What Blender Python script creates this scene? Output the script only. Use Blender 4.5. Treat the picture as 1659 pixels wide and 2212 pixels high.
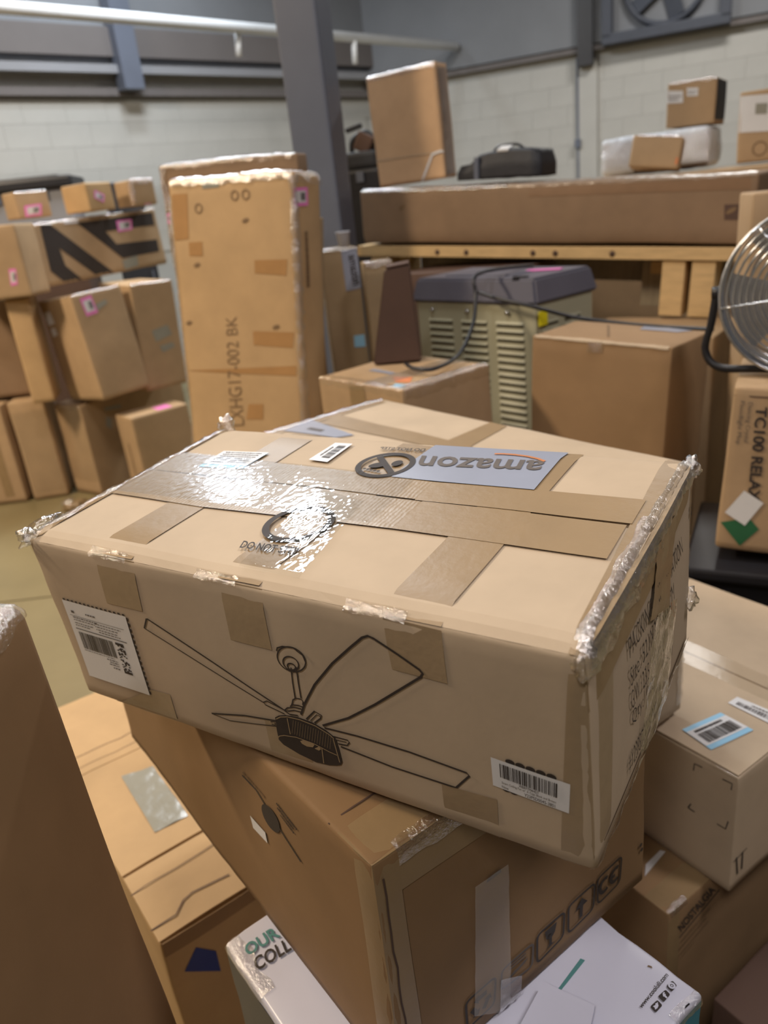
import bpy, bmesh, math, random
from mathutils import Vector, Matrix, Euler, noise
from mathutils.geometry import tessellate_polygon

for o in list(bpy.data.objects): bpy.data.objects.remove(o)
SC = bpy.context.scene
COL = SC.collection

# ------------------------------------------------------------------ camera
cd = bpy.data.cameras.new('camera'); cam = bpy.data.objects.new('camera', cd); COL.objects.link(cam)
cd.sensor_fit = 'VERTICAL'; cd.sensor_height = 36.0; cd.sensor_width = 27.0
cd.lens = 1662.0/2212.0*36.0
cd.clip_start = .02; cd.clip_end = 100
cam.matrix_world = Matrix.Translation((0,0,1.6)) @ Matrix(((0.993475,0.114053,-0.000000),(-0.042660,0.371596,-0.927414),(-0.105774,0.921362,0.374036))).to_4x4()
cd.dof.use_dof = True; cd.dof.focus_distance = .74; cd.dof.aperture_fstop = 5.2
SC.camera = cam

# ------------------------------------------------------------------ light and exposure
w = bpy.data.worlds.new('world'); SC.world = w; w.use_nodes = True
w.node_tree.nodes['Background'].inputs[0].default_value = (.70,.66,.72,1)
w.node_tree.nodes['Background'].inputs[1].default_value = .075
SC.view_settings.view_transform = 'Standard'; SC.view_settings.look = 'None'
SC.view_settings.gamma = 1.0; SC.view_settings.use_curve_mapping = False
SC.view_settings.exposure = -0.10
LAMPS = [ # x, y, z, length, width, turn, watts, colour
    (-1.98, 8.05, 4.75, .55, .28, .75, 42, (.78,.89,1.0)),
    (-1.20, 7.05, 4.75, .55, .28, .75, 42, (.78,.89,1.0)),
    (-.9, 5.7, 4.75, 1.4, .6, .75, 190, (.90,.95,1.0)),  # unseen overhead lamp added to light the tops
    (-.3, 1.7, 4.75, .8, .4, .75, 48, (1.0,.95,.90)),  # added above the front pile to brighten its top
    (-4.1, 2.3, 4.55, 1.2, .6, .75, 350, (1.0,.80,.58)),
    (1.9, .2, 4.0, .8, .4, -.45, 52, (1.0,.92,.93)),  # added fill for the right end of the front carton
    (-.9, -1.9, 4.75, 1.2, .5, .75, 85, (1.0,.93,.90)),  # added fill from behind the camera for the front faces
    (3.3, 6.6, 4.75, 1.2, .5, -.45, 120, (1.0,.97,.93)),  # added to brighten the right wall
]
for i,(x,y,z,a,b,t,p,c) in enumerate(LAMPS):
    ld = bpy.data.lights.new('lamp_light','AREA'); ld.shape='RECTANGLE'; ld.size=a; ld.size_y=b; ld.energy=p; ld.color=c
    lo = bpy.data.objects.new('lamp_light', ld); COL.objects.link(lo); lo.location=(x,y,z); lo.rotation_euler=(0,0,t)

# ------------------------------------------------------------------ materials
def srgb(r,g,b):
    f=lambda c:(c/12.92 if c<=.04045 else ((c+.055)/1.055)**2.4)
    return (f(r/255),f(g/255),f(b/255),1)
def newmat(name):
    m=bpy.data.materials.new(name); m.use_nodes=True; nt=m.node_tree; b=nt.nodes['Principled BSDF']
    return m,nt,b
def noise_node(nt,scale,detail=3,rough=.55,coord='Object',stretch=None):
    tc=nt.nodes.new('ShaderNodeTexCoord'); n=nt.nodes.new('ShaderNodeTexNoise')
    n.inputs['Scale'].default_value=scale; n.inputs['Detail'].default_value=detail; n.inputs['Roughness'].default_value=rough
    if stretch:
        mp=nt.nodes.new('ShaderNodeMapping'); mp.inputs['Scale'].default_value=stretch
        nt.links.new(tc.outputs[coord],mp.inputs[0]); nt.links.new(mp.outputs[0],n.inputs[0])
    else: nt.links.new(tc.outputs[coord],n.inputs[0])
    return n
def vary(nt,b,col,amt,scale,detail=4,stretch=None):
    n=noise_node(nt,scale,detail,.6,stretch=stretch)
    r=nt.nodes.new('ShaderNodeValToRGB'); r.color_ramp.elements[0].position=.3; r.color_ramp.elements[1].position=.72
    r.color_ramp.elements[0].color=tuple(c*(1-amt) for c in col[:3])+(1,)
    r.color_ramp.elements[1].color=tuple(min(1,c*(1+amt)) for c in col[:3])+(1,)
    nt.links.new(n.outputs['Fac'],r.inputs[0]); nt.links.new(r.outputs[0],b.inputs['Base Color'])
def bump(nt,b,scale,strength,dist=.001,detail=3,stretch=None):
    n=noise_node(nt,scale,detail,stretch=stretch); bp=nt.nodes.new('ShaderNodeBump')
    bp.inputs['Strength'].default_value=strength; bp.inputs['Distance'].default_value=dist
    nt.links.new(n.outputs['Fac'],bp.inputs['Height']); nt.links.new(bp.outputs[0],b.inputs['Normal'])
def mat(name,col,rough=.6,metal=0,amt=.05,scale=6,bscale=0,bstr=.2,bdist=.001,stretch=None,spec=.5):
    m,nt,b=newmat(name); b.inputs['Roughness'].default_value=rough; b.inputs['Metallic'].default_value=metal
    b.inputs['Specular IOR Level'].default_value=spec
    vary(nt,b,col,amt,scale,stretch=stretch)
    if bscale: bump(nt,b,bscale,bstr,bdist,stretch=stretch)
    return m
def card(name,col,amt=.07):
    return mat(name,col,.72,0,amt,9,180,.18,.0006,spec=.3)
K_LIGHT = card('kraft_pale',srgb(184,165,140))
K_MID   = card('kraft',srgb(172,145,112))
K_BROWN = card('kraft_brown',srgb(150,121,88))
K_YEL   = card('kraft_yellow',srgb(184,153,112))
K_DARK  = card('kraft_dark',srgb(88,68,58))
K_DEEP = card('kraft_deep',srgb(140,111,78))
K_PEACH = card('kraft_peach',srgb(198,164,128))
K_DULL = card('kraft_dull',srgb(134,110,86))
K_OLIVE = card('kraft_olive',srgb(160,138,106))
def tape_mat(name,col,rough=.24,b=.35,alpha=1):
    m,nt,bs=newmat(name); bs.inputs['Roughness'].default_value=rough
    vary(nt,bs,col,.06,14)
    bump(nt,bs,75,b,.002,4)
    return m
TAPE = tape_mat('tan_packing_tape',srgb(146,122,88),.44,.25)
def milky(name,k):
    m=bpy.data.materials.new(name); m.use_nodes=True; nt=m.node_tree; b=nt.nodes['Principled BSDF']; out=nt.nodes['Material Output']
    b.inputs['Base Color'].default_value=(.72,.68,.62,1); b.inputs['Roughness'].default_value=.3; bump(nt,b,45,.6,.003)
    tr=nt.nodes.new('ShaderNodeBsdfTransparent'); mx=nt.nodes.new('ShaderNodeMixShader'); mx.inputs[0].default_value=k
    nt.links.new(tr.outputs[0],mx.inputs[1]); nt.links.new(b.outputs[0],mx.inputs[2]); nt.links.new(mx.outputs[0],out.inputs[0]); return m
MILKY = milky('milky_clear_pouch',.28)
TAPE_F = tape_mat('thin_tan_tape',srgb(158,137,108),.42,.25)
TAPE_W = tape_mat('wrinkled_tan_tape',srgb(148,125,93),.38,.25)
# wrinkle ridges across the tape: fine parallel corrugation plus noise
def ridge(m,scale=95,strength=.35):
    nt=m.node_tree; b=nt.nodes['Principled BSDF']
    tc=nt.nodes.new('ShaderNodeTexCoord'); wv=nt.nodes.new('ShaderNodeTexWave'); wv.wave_type='BANDS'; wv.bands_direction='X'
    wv.inputs['Scale'].default_value=scale/6.28; wv.inputs['Distortion'].default_value=2.2; wv.inputs['Detail'].default_value=2; wv.inputs['Detail Scale'].default_value=1.6
    nt.links.new(tc.outputs['Object'],wv.inputs[0])
    bp=nt.nodes.new('ShaderNodeBump'); bp.inputs['Strength'].default_value=strength; bp.inputs['Distance'].default_value=.0015
    old=b.inputs['Normal'].links[0].from_node
    nt.links.new(wv.outputs['Fac'],bp.inputs['Height']); nt.links.new(old.outputs[0],bp.inputs['Normal']); nt.links.new(bp.outputs[0],b.inputs['Normal'])
ridge(TAPE_W,420,.07)
def film_mat(name,base=.10,rough=.12,tint=(.97,.97,.96),bs=60,bst=.9,ridge_=0,dist_=.004,rs=67):
    m=bpy.data.materials.new(name); m.use_nodes=True; nt=m.node_tree; nt.nodes.clear()
    out=nt.nodes.new('ShaderNodeOutputMaterial'); mx=nt.nodes.new('ShaderNodeMixShader')
    tr=nt.nodes.new('ShaderNodeBsdfTransparent'); gl=nt.nodes.new('ShaderNodeBsdfGlossy')
    tr.inputs[0].default_value=tint+(1,); gl.inputs['Color'].default_value=(1,1,1,1); gl.inputs['Roughness'].default_value=rough
    lw=nt.nodes.new('ShaderNodeLayerWeight'); lw.inputs['Blend'].default_value=.5; pw=nt.nodes.new('ShaderNodeMath'); pw.operation='POWER'; pw.inputs[1].default_value=4.0
    ad=nt.nodes.new('ShaderNodeMath'); ad.operation='ADD'; ad.inputs[1].default_value=base+.05; ad.use_clamp=True
    n=noise_node(nt,bs,4,.6); bp=nt.nodes.new('ShaderNodeBump'); bp.inputs['Strength'].default_value=bst; bp.inputs['Distance'].default_value=dist_
    nt.links.new(n.outputs['Fac'],bp.inputs['Height']); nt.links.new(bp.outputs[0],gl.inputs['Normal'])
    if ridge_:
        tc=nt.nodes.new('ShaderNodeTexCoord'); wv=nt.nodes.new('ShaderNodeTexWave'); wv.wave_type='BANDS'; wv.bands_direction='X'
        wv.inputs['Scale'].default_value=rs; wv.inputs['Distortion'].default_value=2.2; wv.inputs['Detail'].default_value=2; wv.inputs['Detail Scale'].default_value=1.6
        b2_=nt.nodes.new('ShaderNodeBump'); b2_.inputs['Strength'].default_value=ridge_; b2_.inputs['Distance'].default_value=.0015
        nt.links.new(tc.outputs['Object'],wv.inputs[0]); nt.links.new(wv.outputs['Fac'],b2_.inputs['Height']); nt.links.new(bp.outputs[0],b2_.inputs['Normal']); nt.links.new(b2_.outputs[0],gl.inputs['Normal'])
    nt.links.new(lw.outputs['Facing'],pw.inputs[0]); nt.links.new(pw.outputs[0],ad.inputs[0]); nt.links.new(ad.outputs[0],mx.inputs[0])
    nt.links.new(tr.outputs[0],mx.inputs[1]); nt.links.new(gl.outputs[0],mx.inputs[2]); nt.links.new(mx.outputs[0],out.inputs[0])
    return m
FILM = film_mat('clear_stretch_film',.05)
FILM_H = film_mat('crumpled_clear_film',.2,.10,bs=130,bst=1.0)
FILM_R = film_mat('ridged_clear_tape',-.02,.03,bs=150,bst=.03,dist_=.001)
FILM_B = film_mat('silvery_crumpled_film',.26,.30,bs=80)
FILM_S = film_mat('smooth_clear_tape',.02,.30,bs=30,bst=.35)
INK = mat('black_print',srgb(52,44,40),.7,0,.12,60)
INK_F = mat('faded_print',srgb(122,97,68),.75,0,.1,30)
INK_G = mat('grey_print',srgb(92,84,78),.7,0,.1,60)
WHITE = mat('white_label_paper',srgb(216,216,216),.45,0,.02,20)
PAPER = mat('glossy_white_board',srgb(208,209,224),.32,0,.03,8)
BLUEL = mat('pale_blue_label',srgb(150,200,228),.4,0,.03,20)
SKYL = mat('grey_blue_mailer_label',srgb(150,156,172),.3,0,.04,14,40,.12,.001)
ORANGE= mat('orange_print',srgb(190,120,70),.5,0,.05,20)
ORSTK = mat('orange_sticker',srgb(214,128,74),.5,0,.05,20)
PINK  = mat('pink_tag',srgb(232,128,196),.5,0,.04,20)
TEAL  = mat('teal_print',srgb(86,138,136),.4,0,.05,20)
TEALB = mat('teal_board',srgb(30,118,138),.4,0,.05,10)
GREYL = mat('grey_plastic_pouch',srgb(150,148,136),.25,0,.06,10,40,.5,.003)
YELST = mat('yellow_sticker',srgb(226,214,20),.5,0,.03,20)
GREENT= mat('green_tape',srgb(28,96,60),.35,0,.08,20)
BLUET = mat('blue_tape',srgb(34,52,128),.45,0,.08,20)
BLACKP= mat('black_plastic',srgb(30,30,34),.42,0,.15,12,40,.2,.001)
DARKG = mat('dark_hole_shade',srgb(26,20,20),.9,0,.1,10)
FABRIC= mat('black_bag_fabric',srgb(34,36,42),.6,0,.2,20,60,.5,.003)
STEELC= mat('grey_painted_steel',srgb(92,98,112),.45,0,.06,5)
ALU   = mat('bright_aluminium',srgb(196,200,206),.42,.8,.05,12)
CHROME= mat('polished_wire',srgb(200,204,208),.2,.9,.04,12)
ACB   = mat('olive_grey_enamel',srgb(168,166,142),.45,0,.04,6)
ACL   = mat('slate_plastic_lid',srgb(92,92,104),.4,0,.06,8)
SLOT  = mat('louver_shadow_gap',srgb(70,66,50),.8,0,.05,10)
WOOD  = mat('pallet_wood',srgb(196,166,118),.75,0,.14,10,60,.3,.001,stretch=(1,6,6))
WOODG = mat('weathered_pallet_wood',srgb(150,138,116),.8,0,.16,10,60,.3,.001,stretch=(6,6,1))
BLOCK = mat('white_painted_block',srgb(178,176,170),.8,0,.05,3,50,.25,.002)
MORTAR= mat('white_painted_mortar',srgb(170,168,162),.85,0,.05,5)
UPPER = mat('dark_grey_wall_panel',srgb(122,124,128),.7,0,.06,2)
UPPERL= mat('grey_ledge',srgb(138,138,142),.7,0,.06,2)
UPPERB= mat('brown_grey_band',srgb(104,98,96),.7,0,.06,2)
CEIL  = mat('grey_ceiling',srgb(130,134,140),.8,0,.05,2)
FLOORM= mat('polished_concrete',srgb(128,116,84),.4,0,.12,1.6,30,.05,.001)
PIPEM = mat('white_painted_pipe',srgb(206,208,210),.55)
DKM = mat('dark_grey_metal',srgb(66,70,80),.6,0,.1,6)
LAMPW = mat('lamp_housing_white',srgb(220,220,220),.5)
CUPM  = mat('grey_white_cup',srgb(188,188,194),.5,0,.03,10)
POLY  = mat('white_poly_wrap',srgb(216,220,226),.22,0,.06,14,30,.9,.012)

# ------------------------------------------------------------------ helpers
def link_mesh(name,me,m,parent=None):
    o=bpy.data.objects.new(name,me); COL.objects.link(o)
    if m is not None:
        for mm in (m if isinstance(m,(list,tuple)) else [m]): me.materials.append(mm)
    if parent is not None: o.parent=parent
    return o
def from_bm(name,bm,m,parent=None,smooth=False):
    me=bpy.data.meshes.new(name); bm.to_mesh(me); bm.free()
    if smooth:
        for p in me.polygons: p.use_smooth=True
    return link_mesh(name,me,m,parent)
def tag(o,label=None,cat=None,group=None,kind=None):
    if label: o['label']=label
    if cat: o['category']=cat
    if group: o['group']=group
    if kind: o['kind']=kind
    return o
def thing(name,label,cat,loc,rot=(0,0,0),group=None):
    o=bpy.data.objects.new(name,None); COL.objects.link(o); o.empty_display_size=.05
    o.location=loc; o.rotation_euler=rot
    return tag(o,label,cat,group)
def add_box(bm,c,s,rot=None,bev=0):
    r=bmesh.ops.create_cube(bm,size=1); vs=r['verts']
    bmesh.ops.scale(bm,verts=vs,vec=s)
    if bev:
        es=list({e for v in vs for e in v.link_edges})
        rr=bmesh.ops.bevel(bm,geom=es,offset=bev,segments=2,affect='EDGES',profile=.6); vs=list({v for f in rr['faces'] for v in f.verts}|{v for v in vs if v.is_valid})
    if rot is not None: bmesh.ops.rotate(bm,verts=vs,cent=(0,0,0),matrix=Euler(rot).to_matrix())
    bmesh.ops.translate(bm,verts=vs,vec=c)
    return vs
def box_part(name,c,s,m,parent=None,rot=None,bev=.002):
    bm=bmesh.new(); add_box(bm,c,s,rot,bev); return from_bm(name,bm,m,parent)
def add_tube(bm,pts,r,n=8,closed=False):
    pts=[Vector(p) for p in pts]; N=len(pts); rings=[]
    up=Vector((.13,.21,.97))
    for i,p in enumerate(pts):
        a=pts[(i-1)%N] if (closed or i>0) else p; b=pts[(i+1)%N] if (closed or i<N-1) else p
        t=(b-a).normalized(); s=t.cross(up)
        if s.length<1e-3: s=t.cross(Vector((1,0,0)))
        s.normalize(); q=s.cross(t)
        rings.append([bm.verts.new(p+s*r*math.cos(2*math.pi*k/n)+q*r*math.sin(2*math.pi*k/n)) for k in range(n)])
    for i in range(N if closed else N-1):
        A=rings[i];B=rings[(i+1)%N]
        for k in range(n): bm.faces.new((A[k],A[(k+1)%n],B[(k+1)%n],B[k]))
    if not closed: bm.faces.new(rings[0][::-1]); bm.faces.new(rings[-1])
def tube(name,pts,r,m,parent=None,n=8,closed=False):
    bm=bmesh.new(); add_tube(bm,pts,r,n,closed); return from_bm(name,bm,m,parent,True)
def spline(pts,k=8):
    pts=[Vector(p) for p in pts]; P=[pts[0]]+pts+[pts[-1]]; out=[]
    for i in range(1,len(P)-2):
        for j in range(k):
            t=j/k; a,b,c,d=P[i-1],P[i],P[i+1],P[i+2]
            out.append(.5*((2*b)+(c-a)*t+(2*a-5*b+4*c-d)*t*t+(3*b-a-3*c+d)*t**3))
    out.append(pts[-1]); return out
def cyl_part(name,a,b,r,m,parent=None,n=16):
    return tube(name,[a,b],r,m,parent,n)
_txt={}
def text_mesh(s,bold=0.0):
    """flat glyph mesh: verts (x,y) scaled to the unit box, and triangles"""
    key=(s,bold)
    if key in _txt: return _txt[key]
    cu=bpy.data.curves.new('glyphs','FONT'); cu.body=s; cu.size=1; cu.offset=bold; cu.resolution_u=3; cu.fill_mode='FRONT'
    ob=bpy.data.objects.new('glyphs',cu); COL.objects.link(ob)
    dg=bpy.context.evaluated_depsgraph_get(); me=bpy.data.meshes.new_from_object(ob.evaluated_get(dg))
    vs=[(v.co.x,v.co.y) for v in me.vertices]; fs=[tuple(p.vertices) for p in me.polygons]
    bpy.data.objects.remove(ob); bpy.data.curves.remove(cu); bpy.data.meshes.remove(me)
    x0=min(v[0] for v in vs);x1=max(v[0] for v in vs);y0=min(v[1] for v in vs);y1=max(v[1] for v in vs)
    vs=[((x-x0)/(x1-x0),(y-y0)/(y1-y0)) for x,y in vs]
    _txt[key]=(vs,fs); return vs,fs
def bil(q,s,t):
    a,b,c,d=q
    return ((1-s)*(1-t)*a[0]+s*(1-t)*b[0]+s*t*c[0]+(1-s)*t*d[0], (1-s)*(1-t)*a[1]+s*(1-t)*b[1]+s*t*c[1]+(1-s)*t*d[1])
def sub(q,s0,s1,t0,t1): return [bil(q,s0,t0),bil(q,s1,t0),bil(q,s1,t1),bil(q,s0,t1)]
def dist(a,b): return math.hypot(a[0]-b[0],a[1]-b[1])

LAY=dict(tape=.0008,label=.0016,ink=.0022,top=.003)
class Carton:
    """a carton with rounded, slightly bulged and dented faces; every strip, label and print is laid on those faces"""
    def __init__(s,pose,label,mat,cat='box',name='cardboard_box',r=.007,bulge=.004,dent=.0025,seed=0,group=None,seg=14,freq=7.,edge=0.0):
        (loc,dim,rot)=pose; s.L,s.W,s.H=dim; s.r=r; s.b=bulge; s.d=dent; s.seed=Vector((seed*3.17,seed*1.31,seed*7.7)); s.f=freq; s.edge=edge
        s.toff={}; s.root=thing(name,label,cat,loc,rot,group); s.mat=mat
        if mat: s.body(mat,seg)
    def flat(s,f,u,v):
        L,W,H=s.L,s.W,s.H
        return Vector({'top':(u,v,H),'front':(u,-W/2,v),'right':(L/2,u,v),'left':(-L/2,-u,v),'back':(-u,W/2,v),'bottom':(u,-v,0)}[f])
    def size(s,f):
        return {'top':(s.L,s.W,0),'bottom':(s.L,s.W,0),'front':(s.L,s.H,1),'back':(s.L,s.H,1),'left':(s.W,s.H,1),'right':(s.W,s.H,1)}[f]
    def P(s,f,u,v,off=0.0):
        a,b,zz=s.size(f)
        u=max(-a/2,min(a/2,u)); v=max(0,min(b,v)) if zz else max(-b/2,min(b/2,v))
        p=s.flat(f,u,v); L,W,H,r=s.L,s.W,s.H,s.r
        q=Vector((max(-L/2+r,min(L/2-r,p.x)),max(-W/2+r,min(W/2-r,p.y)),max(r,min(H-r,p.z))))
        n=(p-q).normalized()
        eu=1-(2*u/a)**2; ev=1-((2*v/b-1) if zz else (2*v/b))**2
        h=s.b*max(0,eu)*max(0,ev)*{'bottom':0,'top':.4}.get(f,1)
        if s.d: h+=s.d*(noise.noise(p*s.f+s.seed)-(.8 if p.z<r else 0))
        if s.edge:
            k=max(0,1-min(eu,ev)*6); h+=-s.edge*k*max(0,noise.noise(p*28+s.seed)+.15)
        return q+n*(r+h+off+s.toff.get(f,0)*(min(1,max(0,(b/2-abs(v)))/.02) if f=='top' else 1))
    def body(s,m,seg):
        bm=bmesh.new(); r=s.r
        def smp(a,b):
            n=max(3,min(int(seg*2),int((b-a)/max(s.L,s.W,s.H)*seg*1.5)+3)); c=[a,a+r*.35,a+r*1.0]
            c+=[a+r+(b-a-2*r)*i/n for i in range(1,n)]; return c+[b-r,b-r*.35,b]
        for f in ('top','bottom','front','back','left','right'):
            A,B,zz=s.size(f); us=smp(-A/2,A/2); vs=smp(0,B) if zz else smp(-B/2,B/2)
            g=[[bm.verts.new(s.P(f,u,v)) for u in us] for v in vs]
            for j in range(len(vs)-1):
                for i in range(len(us)-1): bm.faces.new((g[j][i],g[j][i+1],g[j+1][i+1],g[j+1][i]))
        bmesh.ops.remove_doubles(bm,verts=bm.verts,dist=2e-5)
        return from_bm('body',bm,m,s.root,True)
    def quad(s,name,f,q,m,off=LAY['label'],parent=None,step=.03,crinkle=0,seed=1,cf=60,thick=0,most=60,ridged=0):
        bm=bmesh.new(); nu=max(1,min(most,int(max(dist(q[0],q[1]),dist(q[3],q[2]))/step)+1)); nv=max(1,min(most,int(max(dist(q[0],q[3]),dist(q[1],q[2]))/step)+1))
        def pt(i,j,o):
            u,v=bil(q,i/nu,j/nv)
            if ridged:
                p=s.flat(f,u,v); o+=ridged*(noise.noise(Vector((p.x*300,p.y*90,seed)))+.8*noise.noise(Vector((p.x*110,p.y*160,seed+3))))
            elif crinkle:
                p=s.flat(f,u,v); o+=crinkle*(.6+noise.noise(p*cf+Vector((seed*5.1,seed*2.3,0)))+.5*noise.noise(p*cf*2.3))
            return s.P(f,u,v,o)
        g=[[bm.verts.new(pt(i,j,off+thick)) for i in range(nu+1)] for j in range(nv+1)]
        for j in range(nv):
            for i in range(nu): bm.faces.new((g[j][i],g[j][i+1],g[j+1][i+1],g[j+1][i]))
        if thick:
            ring=[g[0][i] for i in range(nu)]+[g[j][nu] for j in range(nv)]+[g[nv][i] for i in range(nu,0,-1)]+[g[j][0] for j in range(nv,0,-1)]
            idx=[(i,0) for i in range(nu)]+[(nu,j) for j in range(nv)]+[(i,nv) for i in range(nu,0,-1)]+[(0,j) for j in range(nv,0,-1)]
            low=[bm.verts.new(pt(i,j,off)) for i,j in idx]; N=len(ring)
            for k in range(N): bm.faces.new((ring[k],low[k],low[(k+1)%N],ring[(k+1)%N]))
        return from_bm(name,bm,m,parent or s.root,not thick)
    def rect(s,name,f,u0,u1,v0,v1,m,**k): return s.quad(name,f,[(u0,v0),(u1,v0),(u1,v1),(u0,v1)],m,**k)
    def text(s,f,t,q,m,off=LAY['ink'],bold=0,parent=None,name='printed_text'):
        vs,fs=text_mesh(t,bold); me=bpy.data.meshes.new(name)
        me.from_pydata([s.P(f,*bil(q,x,y),off) for x,y in vs],[],fs); me.update()
        return link_mesh(name,me,m,parent or s.root)
    def draw(s,name,f,strokes=(),polys=(),m=None,off=LAY['ink'],parent=None,m2=None,polys2=(),strokes2=()):
        """ink drawing: ribbons along (points, width, closed) and filled outlines; a second ink may lie over the first"""
        bm=bmesh.new()
        def ribbon(pts,wd,cl,o,mi):
            fine=[]
            for i in range(len(pts) if cl else len(pts)-1):
                a,b=pts[i],pts[(i+1)%len(pts)]; k=max(1,int(dist(a,b)/.03))
                fine+=[(a[0]+(b[0]-a[0])*q_/k,a[1]+(b[1]-a[1])*q_/k) for q_ in range(k)]
            pts=fine+([] if cl else [pts[-1]])
            n=len(pts); V=[]
            for i,p in enumerate(pts):
                a=pts[(i-1)%n] if (cl or i>0) else p; b=pts[(i+1)%n] if (cl or i<n-1) else p
                tx,ty=b[0]-a[0],b[1]-a[1]; l=math.hypot(tx,ty) or 1; nx,ny=-ty/l*wd/2,tx/l*wd/2
                V.append((bm.verts.new(s.P(f,p[0]-nx,p[1]-ny,o)),bm.verts.new(s.P(f,p[0]+nx,p[1]+ny,o))))
            for i in range(n if cl else n-1):
                A=V[i];B=V[(i+1)%n]; fc=bm.faces.new((A[0],B[0],B[1],A[1])); fc.material_index=mi
        def fill(pts,o,mi):
            t_=bmesh.new(); vv=[t_.verts.new((p[0],p[1],0)) for p in pts]
            for t in tessellate_polygon([[Vector((p[0],p[1],0)) for p in pts]]):
                try: t_.faces.new([vv[i] for i in t])
                except ValueError: pass
            for _ in range(5):
                lg=[e_ for e_ in t_.edges if e_.calc_length()>.028]
                if not lg: break
                bmesh.ops.subdivide_edges(t_,edges=lg,cuts=1); bmesh.ops.triangulate(t_,faces=[f_ for f_ in t_.faces if len(f_.verts)>3])
            mp={v:bm.verts.new(s.P(f,v.co.x,v.co.y,o)) for v in t_.verts}
            for fc_ in t_.faces:
                fc=bm.faces.new([mp[v] for v in fc_.verts]); fc.material_index=mi
            t_.free()
        A_,B_,z_=s.size(f); e=.003; bx=(-A_/2+e,A_/2-e,(0 if z_ else -B_/2)+e,(B_ if z_ else B_/2)-e)
        def clip(p):
            for ax,lim,sg in ((0,bx[0],1),(0,bx[1],-1),(1,bx[2],1),(1,bx[3],-1)):
                o=[]
                for i in range(len(p)):
                    a,b=p[i-1],p[i]; da,db=(a[ax]-lim)*sg,(b[ax]-lim)*sg
                    if (da<0)!=(db<0): t=da/(da-db); o.append((a[0]+(b[0]-a[0])*t,a[1]+(b[1]-a[1])*t))
                    if db>=0: o.append(b)
                p=o
            return p
        for pts in polys:
            c_=clip(pts)
            if len(c_)>2: fill(c_,off,0)
        for st in strokes: ribbon(st[0],st[1],len(st)>2 and st[2],off+.0001,0)
        for pts in polys2: fill(pts,off+.0005,1)
        for st in strokes2: ribbon(st[0],st[1],len(st)>2 and st[2],off+.0006,1)
        bmesh.ops.recalc_face_normals(bm,faces=bm.faces)
        return from_bm(name,bm,[m]+([m2] if m2 else []),parent or s.root)
    def edge_wrap(s,e,a,b,w1,w2,m,name='crumpled_film',crinkle=.002,off=.0015,seed=1,parent=None,step=.006,cf=70):
        """film or tape folded over an edge, from a to b along it, w1 on the first face and w2 on the second"""
        L,W,H=s.L,s.W,s.H
        F={'top-right':(lambda c,t:('top',L/2-t,c),lambda c,t:('right',c,H-t)),
           'top-left':(lambda c,t:('top',-L/2+t,c),lambda c,t:('left',-c,H-t)),
           'top-front':(lambda c,t:('top',c,-W/2+t),lambda c,t:('front',c,H-t)),
           'top-back':(lambda c,t:('top',c,W/2-t),lambda c,t:('back',-c,H-t)),
           'front-right':(lambda c,t:('front',L/2-t,c),lambda c,t:('right',-W/2+t,c)),
           'front-left':(lambda c,t:('front',-L/2+t,c),lambda c,t:('left',W/2-t,c)),
           'bottom-right':(lambda c,t:('bottom',L/2-t,-c),lambda c,t:('right',c,t)),
           'back-right':(lambda c,t:('back',-L/2+t,c),lambda c,t:('right',W/2-t,c))}[e]
        n=max(2,min(110,int(abs(b-a)/step))); k1=max(2,int(w1/step)+1); k2=max(2,int(w2/step)+1)
        ts=[-w1+w1*i/k1 for i in range(k1)]+[w2*i/k2 for i in range(k2+1)]
        bm=bmesh.new(); rows=[]
        for i in range(n+1):
            c=a+(b-a)*i/n; row=[]
            for j,t in enumerate(ts):
                wob=1.0
                if j in (0,len(ts)-1): wob=1+.35*noise.noise(Vector((c*30,seed,j)))
                f,u,v=(F[0](c,-t*wob) if t<0 else F[1](c,t*wob)); p=s.flat(f,u,v)
                o=off+crinkle*(.7+1.1*noise.noise(p*cf+Vector((seed*3.3,0,seed)))+.6*noise.noise(p*cf*2.4))
                sv=s.toff.get(f,0); 
                tp=s.P(f,u,v,max(.0006,o)-sv+sv*min(1,abs(t)/.006))
                row.append(bm.verts.new(tp))
            rows.append(row)
        for i in range(n):
            for j in range(len(ts)-1): bm.faces.new((rows[i][j],rows[i][j+1],rows[i+1][j+1],rows[i+1][j]))
        return from_bm(name,bm,m,parent or s.root,True)
    def barcode(s,f,q,s0,s1,t0,t1,n,seed,m=INK,parent=None,off=LAY['ink'],name='barcode'):
        rnd=random.Random(seed); bm=bmesh.new(); x=0; ws=[]
        while len(ws)<n: ws.append(rnd.choice((1,1,1,2,2,3)))
        tot=sum(ws)+sum(1 for _ in ws)*1.35; x=0
        for wv in ws:
            a=s0+(s1-s0)*x/tot; b=s0+(s1-s0)*(x+wv)/tot
            vv=[bm.verts.new(s.P(f,*p,off)) for p in sub(q,a,b,t0,t1)]; bm.faces.new(vv); x+=wv+rnd.choice((.9,1.2,2))
            if x>tot-2: break
        return from_bm(name,bm,m,parent or s.root)
    def lines(s,f,q,rows,m=INK_G,parent=None,off=LAY['ink'],name='fine_print'):
        """small print too fine to read: rows of short dashes (s0,s1,t,height)"""
        bm=bmesh.new(); rnd=random.Random(len(rows)*7+int(abs(q[0][0])*999))
        for (a,b,t,h) in rows:
            x=a
            while x<b:
                wd=rnd.uniform(.012,.05); e=min(b,x+wd)
                vv=[bm.verts.new(s.P(f,*p,off)) for p in sub(q,x,e,t,t+h)]; bm.faces.new(vv); x=e+.012
        return from_bm(name,bm,m,parent or s.root)
    def sticker(s,f,q,m=WHITE,name='label_sticker',off=LAY['label']): return s.quad(name,f,q,m,off=off)
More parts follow.
